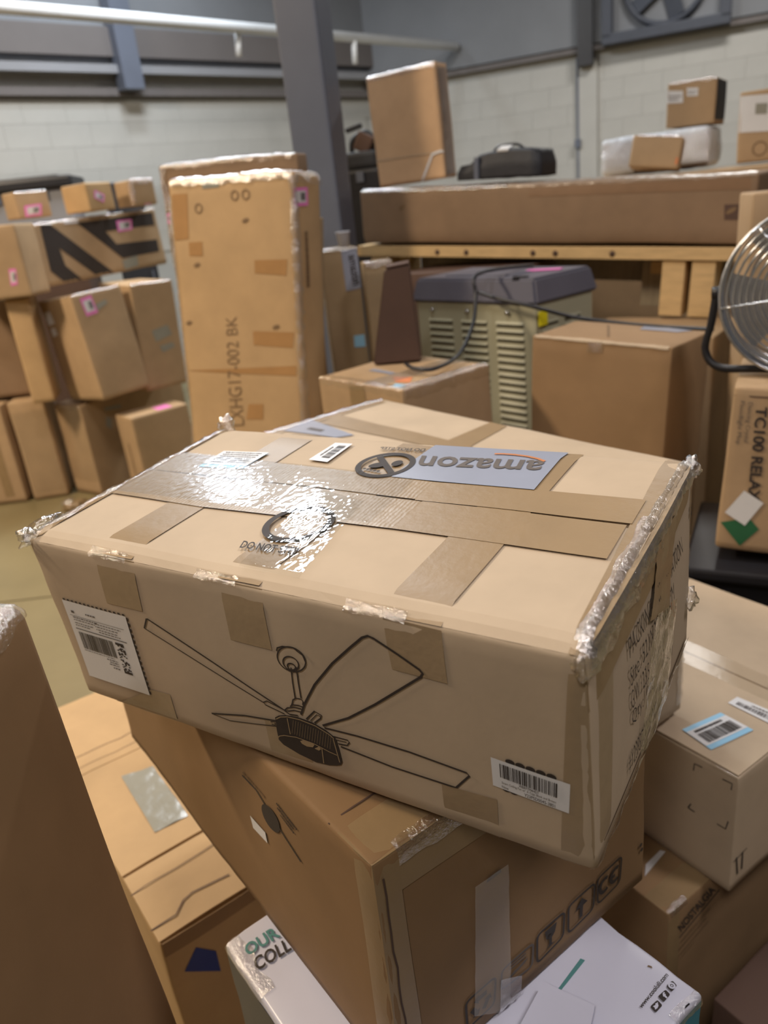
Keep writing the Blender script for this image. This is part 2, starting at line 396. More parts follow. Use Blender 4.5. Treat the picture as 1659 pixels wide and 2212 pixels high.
    def pink(s,f,q):
        t=s.quad('pink_tag',f,q,PINK); w_=s.quad('white_centre',f,sub(q,.14,.86,.18,.82),WHITE,off=LAY['ink'],parent=t)
        s.barcode(f,q,.5,.82,.3,.72,7,5,parent=t,off=LAY['ink']+.0006); return t
def circ(c,r,n=40,a0=0,a1=2*math.pi,ry=None,rot=0):
    ry=ry or r; out=[]; full=abs(a1-a0-2*math.pi)<1e-6
    for i in range(n if full else n+1):
        a=a0+(a1-a0)*i/n; x,y=r*math.cos(a),ry*math.sin(a)
        out.append((c[0]+x*math.cos(rot)-y*math.sin(rot),c[1]+x*math.sin(rot)+y*math.cos(rot)))
    return out
def grow(q,k):
    cx=sum(p[0] for p in q)/4; cy=sum(p[1] for p in q)/4
    return [(cx+(p[0]-cx)*k,cy+(p[1]-cy)*k) for p in q]

# ------------------------------------------------------------------ the hall: floor, walls, ceiling
fl=tag(box_part('floor',(0,4,-.055),(16,18,.09),MORTAR),kind='structure')
for i in range(4):
    for j in range(4):
        box_part('slab',(-6+4*i+.75,-3.4+4.5*j+.02,-.005+.0),(3.985,4.485,.01),FLOORM,fl,bev=0)
cl=tag(box_part('ceiling',(0,4,5.05),(16,18,.1),CEIL),kind='structure')
blk=None
def wall(name,p0,ang,length,t0,t1,tb0,tb1,flip):
    global blk
    o=box_part(name,(length/2,.09*flip,2.5),(length,.16,5.0),MORTAR,bev=0); tag(o,kind='structure')
    o.location=(p0[0],p0[1],0); o.rotation_euler=(0,0,ang)
    bh,bw=.2,.4
    z=1.35; row=0
    while z<2.74:
        x=t0-(bw/2 if row%2 else 0)
        while x<t1:
            if blk is None:
                bm=bmesh.new(); add_box(bm,(0,0,0),(.3985,.02,.1985),None,.001); blk=bpy.data.meshes.new('concrete_block'); bm.to_mesh(blk); bm.free(); blk.materials.append(BLOCK)
            b=bpy.data.objects.new('concrete_block',blk); COL.objects.link(b); b.parent=o; b.location=(x+bw/2,.0085*flip,z+bh/2); x+=bw
        z+=bh; row+=1
    return o
# left wall: runs away to the right; right wall: comes back towards the camera
LA=math.radians(42.7); RA=math.radians(-25.8); CORNER=(.398,10.63)
LLEN=9.0; lp=(CORNER[0]-LLEN*math.cos(LA),CORNER[1]-LLEN*math.sin(LA))
wl=wall('wall_left',lp,LA,LLEN,3.9,8.9,0,0,1)
wr=wall('wall_right',CORNER,RA,9.0,.0,5.8,0,0,1)
# dark upper wall cladding with its ledges
box_part('upper_panel',(LLEN/2,-.02,3.95),(LLEN,.06,2.0),UPPER,wl,bev=0)
box_part('ledge',(LLEN/2,-.09,2.975),(LLEN,.14,.07),UPPERL,wl)
box_part('dark_trim_rail',(LLEN/2,-.05,2.80),(LLEN,.05,.07),UPPERB,wl)  # dark trim line above the block wall
box_part('girt_band',(LLEN/2,-.08,3.20),(LLEN,.10,.24),UPPERB,wl)
box_part('wall_post',(5.72,-.16,3.45),(.2,.16,1.3),STEELC,wl)
box_part('wall_strut',(4.25,-.1,3.9),(.05,.06,1.1),STEELC,wl)
box_part('upper_panel',(4.5,-.02,3.93),(9,.06,2.05),UPPER,wr,bev=0)
box_part('dark_trim_rail',(4.5,-.05,2.86),(9,.05,.05),UPPERB,wr)
box_part('wall_post',(2.62,-.09,3.75),(.16,.12,2.1),BLACKP,wr)
box_part('wall_pilaster',(2.62,-.02,1.4),(.22,.05,2.72),BLOCK,wr)
cyl_part('conduit',(2.52,-.05,.0),(2.52,-.05,2.8),.012,STEELC,wr,8)
box_part('junction_box',(2.52,-.06,1.95),(.06,.05,.09),STEELC,wr)
# dark exhaust fan in its square housing high on the right wall
ef=thing('exhaust_fan','dark square exhaust fan set high in the upper right wall','fan',Matrix.Translation((*CORNER,0))@Matrix.Rotation(RA,4,'Z')@Vector((3.42,-.1,3.32)),(0,0,RA))
bm=bmesh.new()
for (c,sz) in (((0,0,.5),(1.24,.2,.1)),((0,0,-.42),(1.24,.2,.1)),((-.57,0,.04),(.1,.2,.9)),((.57,0,.04),(.1,.2,.9))): add_box(bm,c,sz,None,.01)
from_bm('housing',bm,DKM,ef)
box_part('back_plate',(0,.07,.04),(1.06,.03,.84),DKM,ef)
bm=bmesh.new(); add_tube(bm,[(.4*math.cos(a),0,.04+.4*math.sin(a)) for a in [2*math.pi*i/28 for i in range(28)]],.03,8,True); from_bm('shroud_ring',bm,DKM,ef,True)
cyl_part('hub',(0,-.05,.04),(0,.05,.04),.07,DKM,ef)
for k in range(5):
    a=2*math.pi*k/5; box_part('blade',(.22*math.cos(a),0,.04+.22*math.sin(a)),(.3,.02,.16),DKM,ef,rot=(.4,-a,0))
# white sprinkler main with two drops
pp=thing('sprinkler_pipe','long white sprinkler pipe running under the roof with two short drops','pipe',(0,0,3.12))
PA,PB=[(-2.2555,6.39,3.1194)][0],[(1.4134,10.02,3.1162)][0]
A,B_=Vector(PA)-Vector((0,0,3.12)),Vector(PB)-Vector((0,0,3.12)); A=A-(B_-A)*.5
cyl_part('pipe_run',A,B_,.046,PIPEM,pp,12)
for (p,q) in ([(-0.7984,7.9,3.1201),(-0.8196,7.9,2.9087)],[(0.2407,8.85,3.1353),(0.2246,8.85,2.887)]):
    o_=Vector((0,0,3.12)); cyl_part('pipe_drop',Vector(p)-o_,Vector(q)-o_,.027,LAMPW,pp,10)
# steel column
col=thing('steel_column','dark grey square steel column rising behind the tallest front carton','column',(-.098,3.74,0),(0,0,-.38))
box_part('shaft',(0,0,2.5),(.188,.17,5.0),STEELC,col,bev=.012)
box_part('base_plate',(0,0,.01),(.3,.3,.02),STEELC,col)
# bay lamps: the cool pair and the warm one, plus added fill lamps
LL=['farther of two small cool white bay lamps before the left wall','nearer of two small cool white bay lamps before the left wall','cool bay lamp added over the middle aisle to light the tops','small bay lamp added overhead to brighten the top of the front pile','warm bay lamp hanging over the aisle on the left','low hung fill lamp added at the right of the front pile','fill lamp added behind the viewer to brighten the front faces','bay lamp added to brighten the middle of the right wall']
for (x,y,z,a,b,t,p,c),lab in zip(LAMPS,LL):
    h=thing('bay_lamp',lab,'lamp',(x,y,z+.03),(0,0,t),'bay lamps of the hall')
    box_part('housing',(0,0,.05),(a+.06,b+.06,.08),LAMPW,h); 
    for sx in (-1,1): cyl_part('hanger',(sx*a*.4,0,.09),(sx*a*.4,0,5.0-z-.03),.006,STEELC,h,6)

# ------------------------------------------------------------------ the hero: the ceiling fan carton on top
M=Carton(((-0.0328,0.782,1.0871),(0.6408,0.3377,0.22),(0.0806,-0.0051,-0.5959)),'pale tan carton with a printed ceiling fan drawing, on top of the front pile',K_LIGHT,r=.006,bulge=.003,dent=.0016,seed=3,seg=26,edge=.0015)
L,W,H=M.L,M.W,M.H
# two top flaps that meet over the middle, gaping towards the right
for sgn in (-1,1):
    bm=bmesh.new(); n=30; T=.0046; rows=[]
    for i in range(n+1):
        u=-L/2+.003+(L-.006)*i/n; g=.0006+.0036*max(0,(i/n-.5)/.5)**.8
        vs=[.012+sgn*g+(sgn*W/2-(.012+sgn*g))*(j/12)**.6 for j in range(13)]
        lift=lambda v:.0012*max(0,1-abs(v-.012)/.05)*max(0,i/n-.4); th=lambda v:.0003+T*min(1,max(0,W/2-abs(v))/.02)
        rows.append(([bm.verts.new(M.P('top',u,v,th(v)+lift(v))) for v in vs],[bm.verts.new(M.P('top',u,v,.0002)) for v in vs]))
    for i in range(n):
        for j in range(12):
            a,b=rows[i][0],rows[i+1][0]; bm.faces.new((a[j],b[j],b[j+1],a[j+1]))
        for j in (0,12):
            bm.faces.new((rows[i][0][j],rows[i+1][0][j],rows[i+1][1][j],rows[i][1][j]))
    for i in (0,n):
        for j in range(12): bm.faces.new((rows[i][0][j],rows[i][0][j+1],rows[i][1][j+1],rows[i][1][j]))
    bmesh.ops.recalc_face_normals(bm,faces=bm.faces)
    from_bm('top_flap',bm,K_LIGHT,M.root)
M.toff['top']=.0052
# tape strips
def tp(f,q,m=TAPE,off=LAY['tape'],name='tape_strip',**k): return M.quad(name,f,q,m,off=off,**k)
tp('top',[(-0.2046,-0.1674),(-0.1472,-0.1666),(-0.14,0.1615),(-0.1924,0.1649)])
tp('top',[(-0.0287,-0.1665),(0.0217,-0.1659),(0.0487,0.1465),(-0.0118,0.1547)],off=.0010)
tp('top',[(0.1522,-0.1688),(0.2069,-0.1704),(0.2108,0.1625),(0.1559,0.1656)],off=.0012)
tp('top',[(-0.3226,-0.1651),(-0.3027,-0.1598),(-0.3045,0.1583),(-0.3303,0.1709)])
tp('top',[(0.3072,-0.169),(0.3183,-0.1706),(0.3225,0.1653),(0.2953,0.1624)],off=.0014)
cg=[(-0.3021,-0.0572),(-0.1505,-0.0604),(0.0937,-0.049),(0.2986,-0.0484),(0.302,0.0618),(0.0843,0.0551),(-0.1359,0.0626),(-0.3024,0.0678)]
for i in range(3):
    tp('top',[cg[i],cg[i+1],(cg[i+1][0],.0105),(cg[i][0],.0115)],TAPE_W if i<2 else TAPE,off=.0016)
    tp('top',[(cg[7-i][0],.0120),(cg[6-i][0],.0125 if i<1 else .0138),cg[6-i],cg[7-i]],TAPE_W if i<2 else TAPE,off=.0018)
M.quad('clear_tape','top',[(-0.0117,-0.1529),(0.061,-0.1553),(0.0351,-0.007),(-0.0334,0.005)],FILM_R,off=.0042,step=.0013,most=130,ridged=.00013,seed=1)
M.quad('clear_tape','top',[(-0.2999,-0.0554),(0.0679,-0.0501),(0.0624,0.0538),(-0.2998,0.0652)],FILM_R,off=.0046,step=.0015,most=230,ridged=.00013,seed=2)
for q in ([(-0.208,0.1584),(-0.1509,0.1596),(-0.1427,0.2198),(-0.2015,0.2196)],[(-0.0288,0.1533),(0.023,0.154),(0.0253,0.2205),(-0.0254,0.22)],[(0.1553,0.167),(0.2072,0.1667),(0.2077,0.2166),(0.1536,0.2176)],
          [(-0.2696,-0.0017),(-0.1593,-0.0002),(-0.1541,0.0482),(-0.1866,0.0452)],[(-0.0203,-0.002),(0.035,0.0011),(0.0421,0.0642),(-0.0126,0.0604)],[(0.1832,-0.0003),(0.2355,0.0012),(0.2387,0.0528),(0.1857,0.0496)]):
    tp('front',q,TAPE_F)
# front right corner tape, dented
tp('front',[(L/2-.03,.004),(L/2,.004),(L/2,H),(L/2-.012,H)],TAPE_F); tp('right',[(-W/2,.004),(-W/2+.035,.004),(-W/2+.055,H-.01),(-W/2,H)],TAPE_F)
tp('right',[(-W/2,H-.05),(W/2,H-.03),(W/2,H),(-W/2,H)],TAPE,off=.0012)
tp('right',[(-0.0178,0.151),(0.0486,0.123),(0.0823,0.2077),(0.0141,0.2101)],TAPE_W,off=.0016,crinkle=.0015,step=.01)
tp('right',[(-W/2,0),(W/2,0),(W/2,.012),(-W/2,.02)],TAPE)
# crumpled shiny tape along the edges
M.edge_wrap('top-right',-W/2+.004,W/2-.004,.008,.014,FILM_B,crinkle=.0018,seed=2,cf=110)
M.edge_wrap('top-right',-W/2+.01,.03,.012,.022,FILM_H,crinkle=.0014,seed=5,cf=120)
M.edge_wrap('top-left',-W/2+.002,W/2-.004,.016,.02,FILM_H,crinkle=.0014,seed=3)
M.edge_wrap('bottom-right',-W/2+.004,W/2-.01,.007,.011,FILM_B,crinkle=.0016,seed=7)
for a,b in ((-.212,-.155),(-.058,-.005),(.115,.175)): M.edge_wrap('top-front',a,b,.006,.004,FILM_H,crinkle=.0008,seed=11,name='tape_fold')
M.quad('clear_film','right',[(-0.0557,0.0238),(0.0473,-0.0065),(0.0825,0.1123),(-0.0054,0.1477)],FILM,off=.0024,crinkle=.0022,step=.008)
# crumpled tips of film at the far left corners
def tip(c,p,size,m,seed,name='film_tip'):
    bm=bmesh.new(); bmesh.ops.create_icosphere(bm,subdivisions=3,radius=1)
    for v in bm.verts:
        k=1+.55*noise.noise(v.co*2.3+Vector((seed,0,0)))+.25*noise.noise(v.co*6+Vector((0,seed,0)))
        v.co=Vector((v.co.x*size[0]*k,v.co.y*size[1]*k,v.co.z*size[2]*k))+Vector(p)
    return from_bm(name,bm,m,c.root,True)
tip(M,(-L/2+.004,W/2+.001,H+.006),(.010,.012,.014),FILM_H,1); tip(M,(-L/2-.002,-W/2+.004,H+.002),(.012,.010,.008),FILM_H,4); tip(M,(-L/2-.006,-W/2+.03,H-.004),(.012,.03,.012),FILM,6)
tip(M,(L/2,W/2-.004,H-.004),(.008,.012,.012),FILM_H,8); tip(M,(L/2+.002,W/2-.01,.062),(.008,.012,.012),FILM_H,9)
tip(M,(L/2-.002,-W/2+.004,H-.008),(.008,.010,.014),FILM_H,12)
# grey-blue mailer label, upside down
q=[(0.031,0.0553),(0.1953,0.0569),(0.1936,0.1632),(0.0351,0.1511)]
ml=M.sticker('top',q,SKYL,'grey_blue_label',off=.0026); tag(ml,'shiny grey-blue label printed upside down')
M.text('top','amazon',[(0.1812,0.1269),(0.0368,0.1154),(0.0451,0.0882),(0.1847,0.1013)],INK_G,off=.0033,bold=.018,parent=ml)
arc=[(0.1811,0.1244),(0.1717,0.1299),(0.1572,0.1346),(0.1412,0.1367),(0.128,0.1367),(0.1187,0.135)]
M.draw('printed_smile','top',[(arc,.0035)],[],ORANGE,off=.0034,parent=ml)
# do-not-step marks: ring, shoe print, slash, words
def nostep(c,r,flip,txt):
    st=[(circ(c,r,44),r*.22,True)]
    sh=[]
    if flip:
        st.append(([(c[0]-r*.62,c[1]+r*.62),(c[0]+r*.62,c[1]-r*.62)],r*.24))
        sh=[circ((c[0]-r*.25,c[1]-r*.1),r*.36,18,ry=r*.22,rot=.6),circ((c[0]+r*.38,c[1]+r*.2),r*.2,14,ry=r*.26)]
        for k in range(5): sh.append(circ((c[0]-r*.58+.16*r*k,c[1]-r*.5-.02*r*k),r*.07,8))
    M.draw('printed_step_mark','top',st,sh,INK,off=.0030)
    M.text('top','DO NOT STEP',txt,INK,off=.0030,bold=.02)
c1=[(-0.006,-0.0667)][0]; r1=dist(c1,[(0.0295,-0.0573)][0])
nostep(c1,r1*.92,False,[(-0.0353,-0.1251),(0.0325,-0.1217),(0.0274,-0.109),(-0.0402,-0.1123)])
c2=[(0.0065,0.083)][0]; nostep(c2,r1*.86,True,[(0.0331,0.127),(-0.0269,0.1243),(-0.0284,0.1313),(0.0306,0.1362)])
# stickers on the top
q=[(-0.2404,0.0316),(-0.1723,0.0385),(-0.1702,0.0877),(-0.241,0.0807)]
s1=M.sticker('top',q,BLUEL,'address_sticker',off=.0026); M.quad('white_field','top',sub(q,.0,1,.16,1),WHITE,off=.0031,parent=s1)
M.lines('top',q,[(.1,.9,t,.045) for t in (.28,.4,.52,.64,.76,.88)],INK_G,s1,.0036); 
q=[(-0.0996,0.0781),(-0.0702,0.0756),(-0.0723,0.1338),(-0.0976,0.1324)]
s2=M.sticker('top',q,WHITE,'barcode_sticker',off=.0026); q2=[q[3],q[0],q[1],q[2]]
M.barcode('top',q2,.14,.86,.42,.86,26,4,parent=s2,off=.0031); M.lines('top',q2,[(.25,.75,.2,.1)],INK_G,s2,.0031)
# shipping label on the front
q=[(-0.2987,0.0347),(-0.191,0.0363),(-0.1824,0.147),(-0.2939,0.1453)]
sl=M.sticker('front',q,WHITE,'shipping_label')
bm=bmesh.new()
for k in range(15):
    for sq in (sub(q,(k+.25)/15,(k+.8)/15,1.0,1.022),sub(q,1.0,1.025,(k+.2)/15,(k+.8)/15)):
        bm.faces.new([bm.verts.new(M.P('front',*p,.0012)) for p in sq])
from_bm('dashed_border',bm,INK,M.root)
M.lines('front',q,[(.10,.5,.80,.012),(.10,.45,.77,.01),(.10,.4,.73,.01),(.10,.35,.70,.01),(.45,.86,.79,.01),(.45,.8,.755,.01),(.45,.78,.72,.01),(.48,.82,.69,.01),(.10,.16,.86,.03),(.34,.5,.875,.018)],INK_G,sl)
M.quad('ruled_line','front',sub(q,.06,.92,.825,.829),INK,off=.0022,parent=sl); M.quad('ruled_line','front',sub(q,.08,.9,.655,.664),INK,off=.0022,parent=sl)
M.barcode('front',q,.10,.66,.40,.62,44,8,parent=sl)
bm=bmesh.new(); rnd=random.Random(3)
for i in range(26):
    for j in range(5):
        if i in (0,1,24,25) or rnd.random()<.5:
            bm.faces.new([bm.verts.new(M.P('front',*p,.0022)) for p in sub(q,.70+.025*j,.726+.025*j,.22+.0155*i,.2355+.0155*i)])
from_bm('side_barcode',bm,INK,sl)
M.lines('front',q,[(.46,.64,.34,.012),(.50,.64,.31,.012),(.48,.64,.28,.012),(.53,.64,.24,.015),(.10,.6,.375,.008)],INK_G,sl)
# small barcode label low on the front
q=[(0.237,0.0695),(0.3012,0.0643),(0.3039,0.0966),(0.238,0.101)]
bl=M.sticker('front',q,WHITE,'barcode_sticker')
M.barcode('front',q,.115,.86,.42,.90,34,12,parent=bl)
M.text('front','X004YTM4HDT',sub(q,.36,.62,.31,.40),INK,parent=bl); M.text('front','Smart Ceiling Fan w/  A Cage Black and Brown',sub(q,.13,.84,.19,.29),INK_G,parent=bl)
M.text('front','New',sub(q,.13,.22,.06,.15),INK_G,parent=bl); M.text('front','Y23PSD0045-3801',sub(q,.43,.83,.05,.16),INK,parent=bl)
M.draw('printed_dots','front',[],[circ(bil(q,.25+.13*k,1.03),.0042,12,ry=.003) for k in range(5)]+[circ(bil(q,.18+.1*k,-.02),.0035,10,ry=.002) for k in range(2)],INK,off=.0009)
# the ceiling fan drawing
T=.0021
S=[([(-0.149,0.1507),(-0.1456,0.1517),(-0.0616,0.1174),(0.0181,0.0833)],T),([(-0.1564,0.138),(-0.0781,0.1099),(-0.0051,0.084)],T*.7),([(-0.1477,0.1514),(-0.1566,0.1375)],T),
 ([(-0.0917,0.0422),(-0.0398,0.0564),(0.0033,0.0638)],T),([(-0.0917,0.0422),(-0.0656,0.0407),(-0.0309,0.0484),(0.0018,0.056)],T*.6),
 ([(0.0186,0.0776),(-0.0046,0.082),(-0.0059,0.0848),(-0.0008,0.0878),(0.023,0.0821)],T*.7),
 ([(0.0424,0.1397),(0.0399,0.1219),(0.038,0.1024)],T*.75),([(0.0491,0.1421),(0.047,0.1239),(0.0455,0.105)],T*.75),
 ([(0.0401,0.0832),(0.048,0.0985),(0.0662,0.1263),(0.0925,0.157),(0.1163,0.18),(0.1307,0.1933),(0.137,0.1965),(0.1426,0.1952),(0.1638,0.1848),(0.183,0.1744),(0.1854,0.1712),(0.1829,0.167),(0.1611,0.1483),(0.1304,0.1222),(0.0977,0.0971),(0.0643,0.0776)],T*1.15),
 ([(0.0454,0.0794),(0.0584,0.0932),(0.0658,0.0905),(0.0638,0.0861),(0.0547,0.0777)],T*.8),([(0.0504,0.0792),(0.0602,0.0896),(0.0644,0.0888)],T*.5),
 ([(0.0658,0.0754),(0.1033,0.0776),(0.1583,0.0774),(0.2132,0.0739),(0.2155,0.0713),(0.2007,0.052),(0.196,0.0516),(0.1361,0.0518),(0.0805,0.0571)],T),
 ([(0.0748,0.0677),(0.0908,0.0685),(0.0922,0.0661),(0.0889,0.0615),(0.0781,0.0599)],T*.7),([(0.076,0.0643),(0.0887,0.0653)],T*.5),
 ([(-0.0042,0.0599),(0.0016,0.0622),(0.0009,0.0571),(-0.0037,0.0569)],T*.6)]
def oval(c,px,py,n=30,a0=0,a1=2*math.pi): # centre and two half axes given as points
    ax=(px[0]-c[0],px[1]-c[1]); ay=(py[0]-c[0],py[1]-c[1]); out=[]; full=abs(a1-a0-2*math.pi)<1e-6
    for i in range(n if full else n+1):
        a=a0+(a1-a0)*i/n; out.append((c[0]+ax[0]*math.cos(a)+ay[0]*math.sin(a),c[1]+ax[1]*math.cos(a)+ay[1]*math.sin(a)))
    return out
for (c,a,b) in ([(0.0452,0.1497),(0.0602,0.1463),(0.0373,0.1357)],[(0.0433,0.1445),(0.0517,0.1427),(0.0392,0.1366)],[(0.0432,0.1409),(0.0476,0.1401),(0.0412,0.1372)]):
    S.append((oval(c,a,b),T*.75,True))
S.append(([(0.0293,0.1551),(0.0312,0.1591),(0.0382,0.1624),(0.0507,0.1639),(0.0601,0.158),(0.0621,0.1494)],T*.75))
for pts in ([(0.0346,0.0997),(0.0393,0.1032),(0.0456,0.1038),(0.047,0.1009),(0.0455,0.0967)],[(0.0348,0.1002),(0.0326,0.0949),(0.0303,0.091)],[(0.0287,0.0899),(0.0325,0.0932),(0.0403,0.0947),(0.0453,0.0941)],[(0.02,0.0825),(0.0246,0.0871),(0.034,0.0907),(0.0425,0.0912)],[(0.0194,0.0819),(0.0252,0.0794),(0.0358,0.081)],[(0.0235,0.0827),(0.033,0.0865),(0.041,0.0869)]):
    S.append((pts,T*.7))
BODY=[(0.0039,0.0683),(0.01,0.0728),(0.0196,0.0763),(0.0352,0.0787),(0.0517,0.078),(0.0669,0.073),(0.0748,0.0677),(0.0767,0.0645),(0.0775,0.0497),(0.0774,0.0361),(0.0749,0.0312),(0.0692,0.0282),(0.0591,0.0248),(0.0427,0.0224),(0.0219,0.0257),(0.0039,0.0317),(-0.0006,0.0368),(0.0007,0.0498),(0.0024,0.0593)]
LT=[([(0.0053,0.067),(0.012,0.0719),(0.0215,0.0752),(0.0368,0.0766),(0.0551,0.0748),(0.07,0.0691),(0.0748,0.0652)],T*.55),([(-0.0007,0.0398),(0.0026,0.0436),(0.0097,0.047),(0.0259,0.0502),(0.047,0.0495),(0.0647,0.0452),(0.0736,0.044)],T*.5),
 ([(0.021,0.0733),(0.0189,0.0519)],T*.5),([(0.0563,0.0466),(0.0533,0.0258)],T*.5),([(0.0738,0.0644),(0.0747,0.0351)],T*.5)]
BULB=[[(0.0297,0.0466),(0.0343,0.0495),(0.043,0.0503),(0.0477,0.048),(0.0445,0.0435),(0.0367,0.0419),(0.0311,0.0435)],[(0.0464,0.0427),(0.0528,0.0476),(0.0552,0.0453),(0.0515,0.0418)]]
for k in range(16):
    x=525+k*14; LT.append(([bil([(0.0202,0.0537),(0.068,0.049),(0.0725,0.0691),(0.0256,0.0743)],k/16+.03,0.02),bil([(0.0202,0.0537),(0.068,0.049),(0.0725,0.0691),(0.0256,0.0743)],min(1,k/16+.07),.98)],T*.12))
M.draw('printed_fan_drawing','front',S,[BODY],INK,m2=K_OLIVE,polys2=BULB,strokes2=LT,off=.0013)
# writing on the right end
for t,qq in (('PACKING INFORMATION',[(-0.0779,0.1539),(0.1164,0.1452),(0.1071,0.1682),(-0.0806,0.1755)]),('Size: 521X321X2LCM',[(-0.0756,0.1231),(0.0766,0.1148),(0.0721,0.1369),(-0.0785,0.1435)]),
    ('G.W.: 23.5   N.W.: 21',[(-0.0743,0.0972),(0.0421,0.0798),(0.0365,0.1012),(-0.0772,0.1185)]),('Qty: 1PC      3801',[(-0.0726,0.0748),(0.0773,0.041),(0.0767,0.0601),(-0.0744,0.0953)]),('#Y23PSD0045-3801',[(-0.0822,0.0305),(0.0138,0.018),(0.0156,0.0397),(-0.0838,0.0536)])):
    M.text('right',t,qq,INK,off=.0019,bold=-.010)
M.draw('printed_dots','right',[],[circ(p,.0032,10) for p in [(0.1626,0.1741),(0.161,0.1668)]],INK)

# ------------------------------------------------------------------ the pile under it
b2=Carton(((-0.1107,0.9497,0.7468),(0.4011,0.8,0.3185),(0,0,0.6073)),'large brown carton with handling symbols, right under the ceiling fan carton',K_DEEP,r=.006,bulge=.006,dent=.004,seed=8,seg=22,freq=5,edge=.002)
L,W,H=b2.L,b2.W,b2.H
b2.rect('tape_strip','top',-L/2,L/2,-W/2,-W/2+.055,TAPE,off=.001); b2.rect('tape_strip','front',-L/2,L/2,H-.05,H,TAPE,off=.0008)
b2.rect('tape_strip','front',-L/2,-L/2+.03,.0,H,TAPE,off=.001); b2.rect('tape_strip','left',W/2-.03,W/2,.0,H,TAPE,off=.001)
b2.draw('flap_crease','top',[([(-L/2,-W/2+.07),(L/2,-W/2+.07)],.002)],[],K_DARK,off=.0008)
b2.edge_wrap('top-front',-L/2+.03,-L/2+.13,.012,.02,FILM_H,crinkle=.0012,seed=2); b2.draw('edge_crease','front',[([(-L/2+.012+.003*noise.noise(Vector((k*.7,3,1))),H*k/14) for k in range(1,14)],.002)],[],K_DARK,off=.0013)
b2.quad('clear_pouch','front',[(-0.1034,0.0373),(-0.0498,-0.0065),(-0.0427,0.2115),(-0.0882,0.2138)],MILKY,off=.002,crinkle=.0012,step=.01)
b2.quad('clear_tape','front',[(-0.0686,-0.0131),(-0.036,-0.0275),(-0.0322,0.0379),(-0.0635,0.0586)],FILM_H,off=.003,crinkle=.0016,step=.008)
b2.quad('printed_bar','front',[(-0.0728,0.2065),(-0.0524,0.2065),(-0.0521,0.2114),(-0.0705,0.2111)],INK_G)
ICON=[]
qs=[[(-0.1139,0.0264),(-0.0734,0.0271),(-0.0691,0.0679),(-0.1135,0.0681)],[(-0.0623,0.0389),(-0.0126,0.0327),(-0.0099,0.0687),(-0.0598,0.0686)],[(-0.0046,0.0293),(0.0403,0.0355),(0.0422,0.0754),(-0.0036,0.0749)],[(0.0492,0.0322),(0.0945,0.037),(0.0964,0.0798),(0.0491,0.078)],[(0.1029,0.0376),(0.1457,0.0415),(0.148,0.0841),(0.1012,0.082)]]
def rr(q,k=.16): # rounded frame inside a quad
    out=[]
    for (cx,cy,a0) in ((1-k,k,-90),(1-k,1-k,0),(k,1-k,90),(k,k,180)):
        for i in range(5):
            a=math.radians(a0+22.5*i); out.append(bil(q,cx+k*math.cos(a),cy+k*math.sin(a)))
    return out
IC=['recycle_symbol','hand_symbol','glass_symbol','arrow_symbol','conformity_symbol']
def inq(q,pts): return [bil(q,*p) for p in pts]
shapes=[[],[],[],[],[]]
lw=.0032
st=[[],[],[],[],[]]
for k in range(3):
    a=math.radians(90+120*k); ca,sa=math.cos(a),math.sin(a)
    tri=[(.12,-.30),(.12,.12),(.24,.12),(.05,.34),(-.14,.12),(-.04,.12),(-.04,-.30)]
    # three bent arrows round a triangle
    base=[(.5+.26*ca-(p[0])*.55*sa*1-0, .48+.26*sa+(p[0])*.55*ca) for p in tri]
    arrow=[(-.2,-.08),(.08,-.08),(.08,-.16),(.24,0),(.08,.16),(.08,.08),(-.2,.08)]
    t=a+math.pi/2
    shapes[0].append(inq(qs[0],[(.5+.24*ca+p[0]*math.cos(t)-p[1]*math.sin(t),.48+.24*sa+p[0]*math.sin(t)+p[1]*math.cos(t)) for p in arrow]))
shapes[1].append(inq(qs[1],[(.2,.3),(.3,.25),(.75,.42),(.85,.55),(.72,.55),(.55,.46),(.4,.45)])); st[1].append((inq(qs[1],[(.25,.7),(.75,.7),(.75,.85),(.25,.85)]),.002,True))
shapes[2]+= [inq(qs[2],[(.28,.86),(.72,.86),(.66,.55),(.55,.45),(.55,.22),(.68,.16),(.32,.16),(.45,.22),(.45,.45),(.34,.55)])]
shapes[3]+= [inq(qs[3],[(.44,.15),(.56,.15),(.56,.55),(.74,.55),(.5,.86),(.26,.55),(.44,.55)])]
st[4].append((inq(qs[4],[(.5-.04+.2*math.cos(a)-.16,.5+.24*math.sin(a)) for a in [math.radians(d) for d in range(55,310,18)]]),.0055))
st[4].append((inq(qs[4],[(.82+.2*math.cos(a)-.06,.5+.24*math.sin(a)) for a in [math.radians(d) for d in range(55,310,18)]]),.0055)); st[4].append((inq(qs[4],[(.58,.5),(.74,.5)]),.005))
for k in range(5):
    b2.draw(IC[k],'front',[(rr(qs[k]),lw,True)]+st[k],shapes[k],INK if k!=1 else INK_G,off=.0016)
lg=[(0.2041,0.2393),(0.2191,0.2299),(0.2176,0.2469),(0.1417,0.259),(0.1764,0.261),(0.2623,0.2207),(0.2085,0.2615),(0.2454,0.2833),(0.2629,0.262)]
b2.draw('printed_logo','left',[([lg[3],lg[4],lg[5]],.003)],[oval(lg[0],lg[1],[(0.2192,0.2542)][0],24)],INK,off=.0012)
lt=[(0.2203,0.2662),(0.2582,0.2565),(0.2683,0.2701),(0.2293,0.2787)]
b2.lines('left',lt,[(.0,1,.65,.25),(.1,.9,.25,.25),(.3,1,-.1,.2)],INK,off=.0012)
b2.lines('left',[(0.1371,0.2573),(0.1928,0.2564),(0.2011,0.2707),(0.15,0.271)],[(.0,1,.4,.3)],INK_F,off=.0012)
b2.sticker('left',[(0.1468,0.1852),(0.1819,0.1875),(0.1816,0.2032),(0.1442,0.2021)],WHITE)
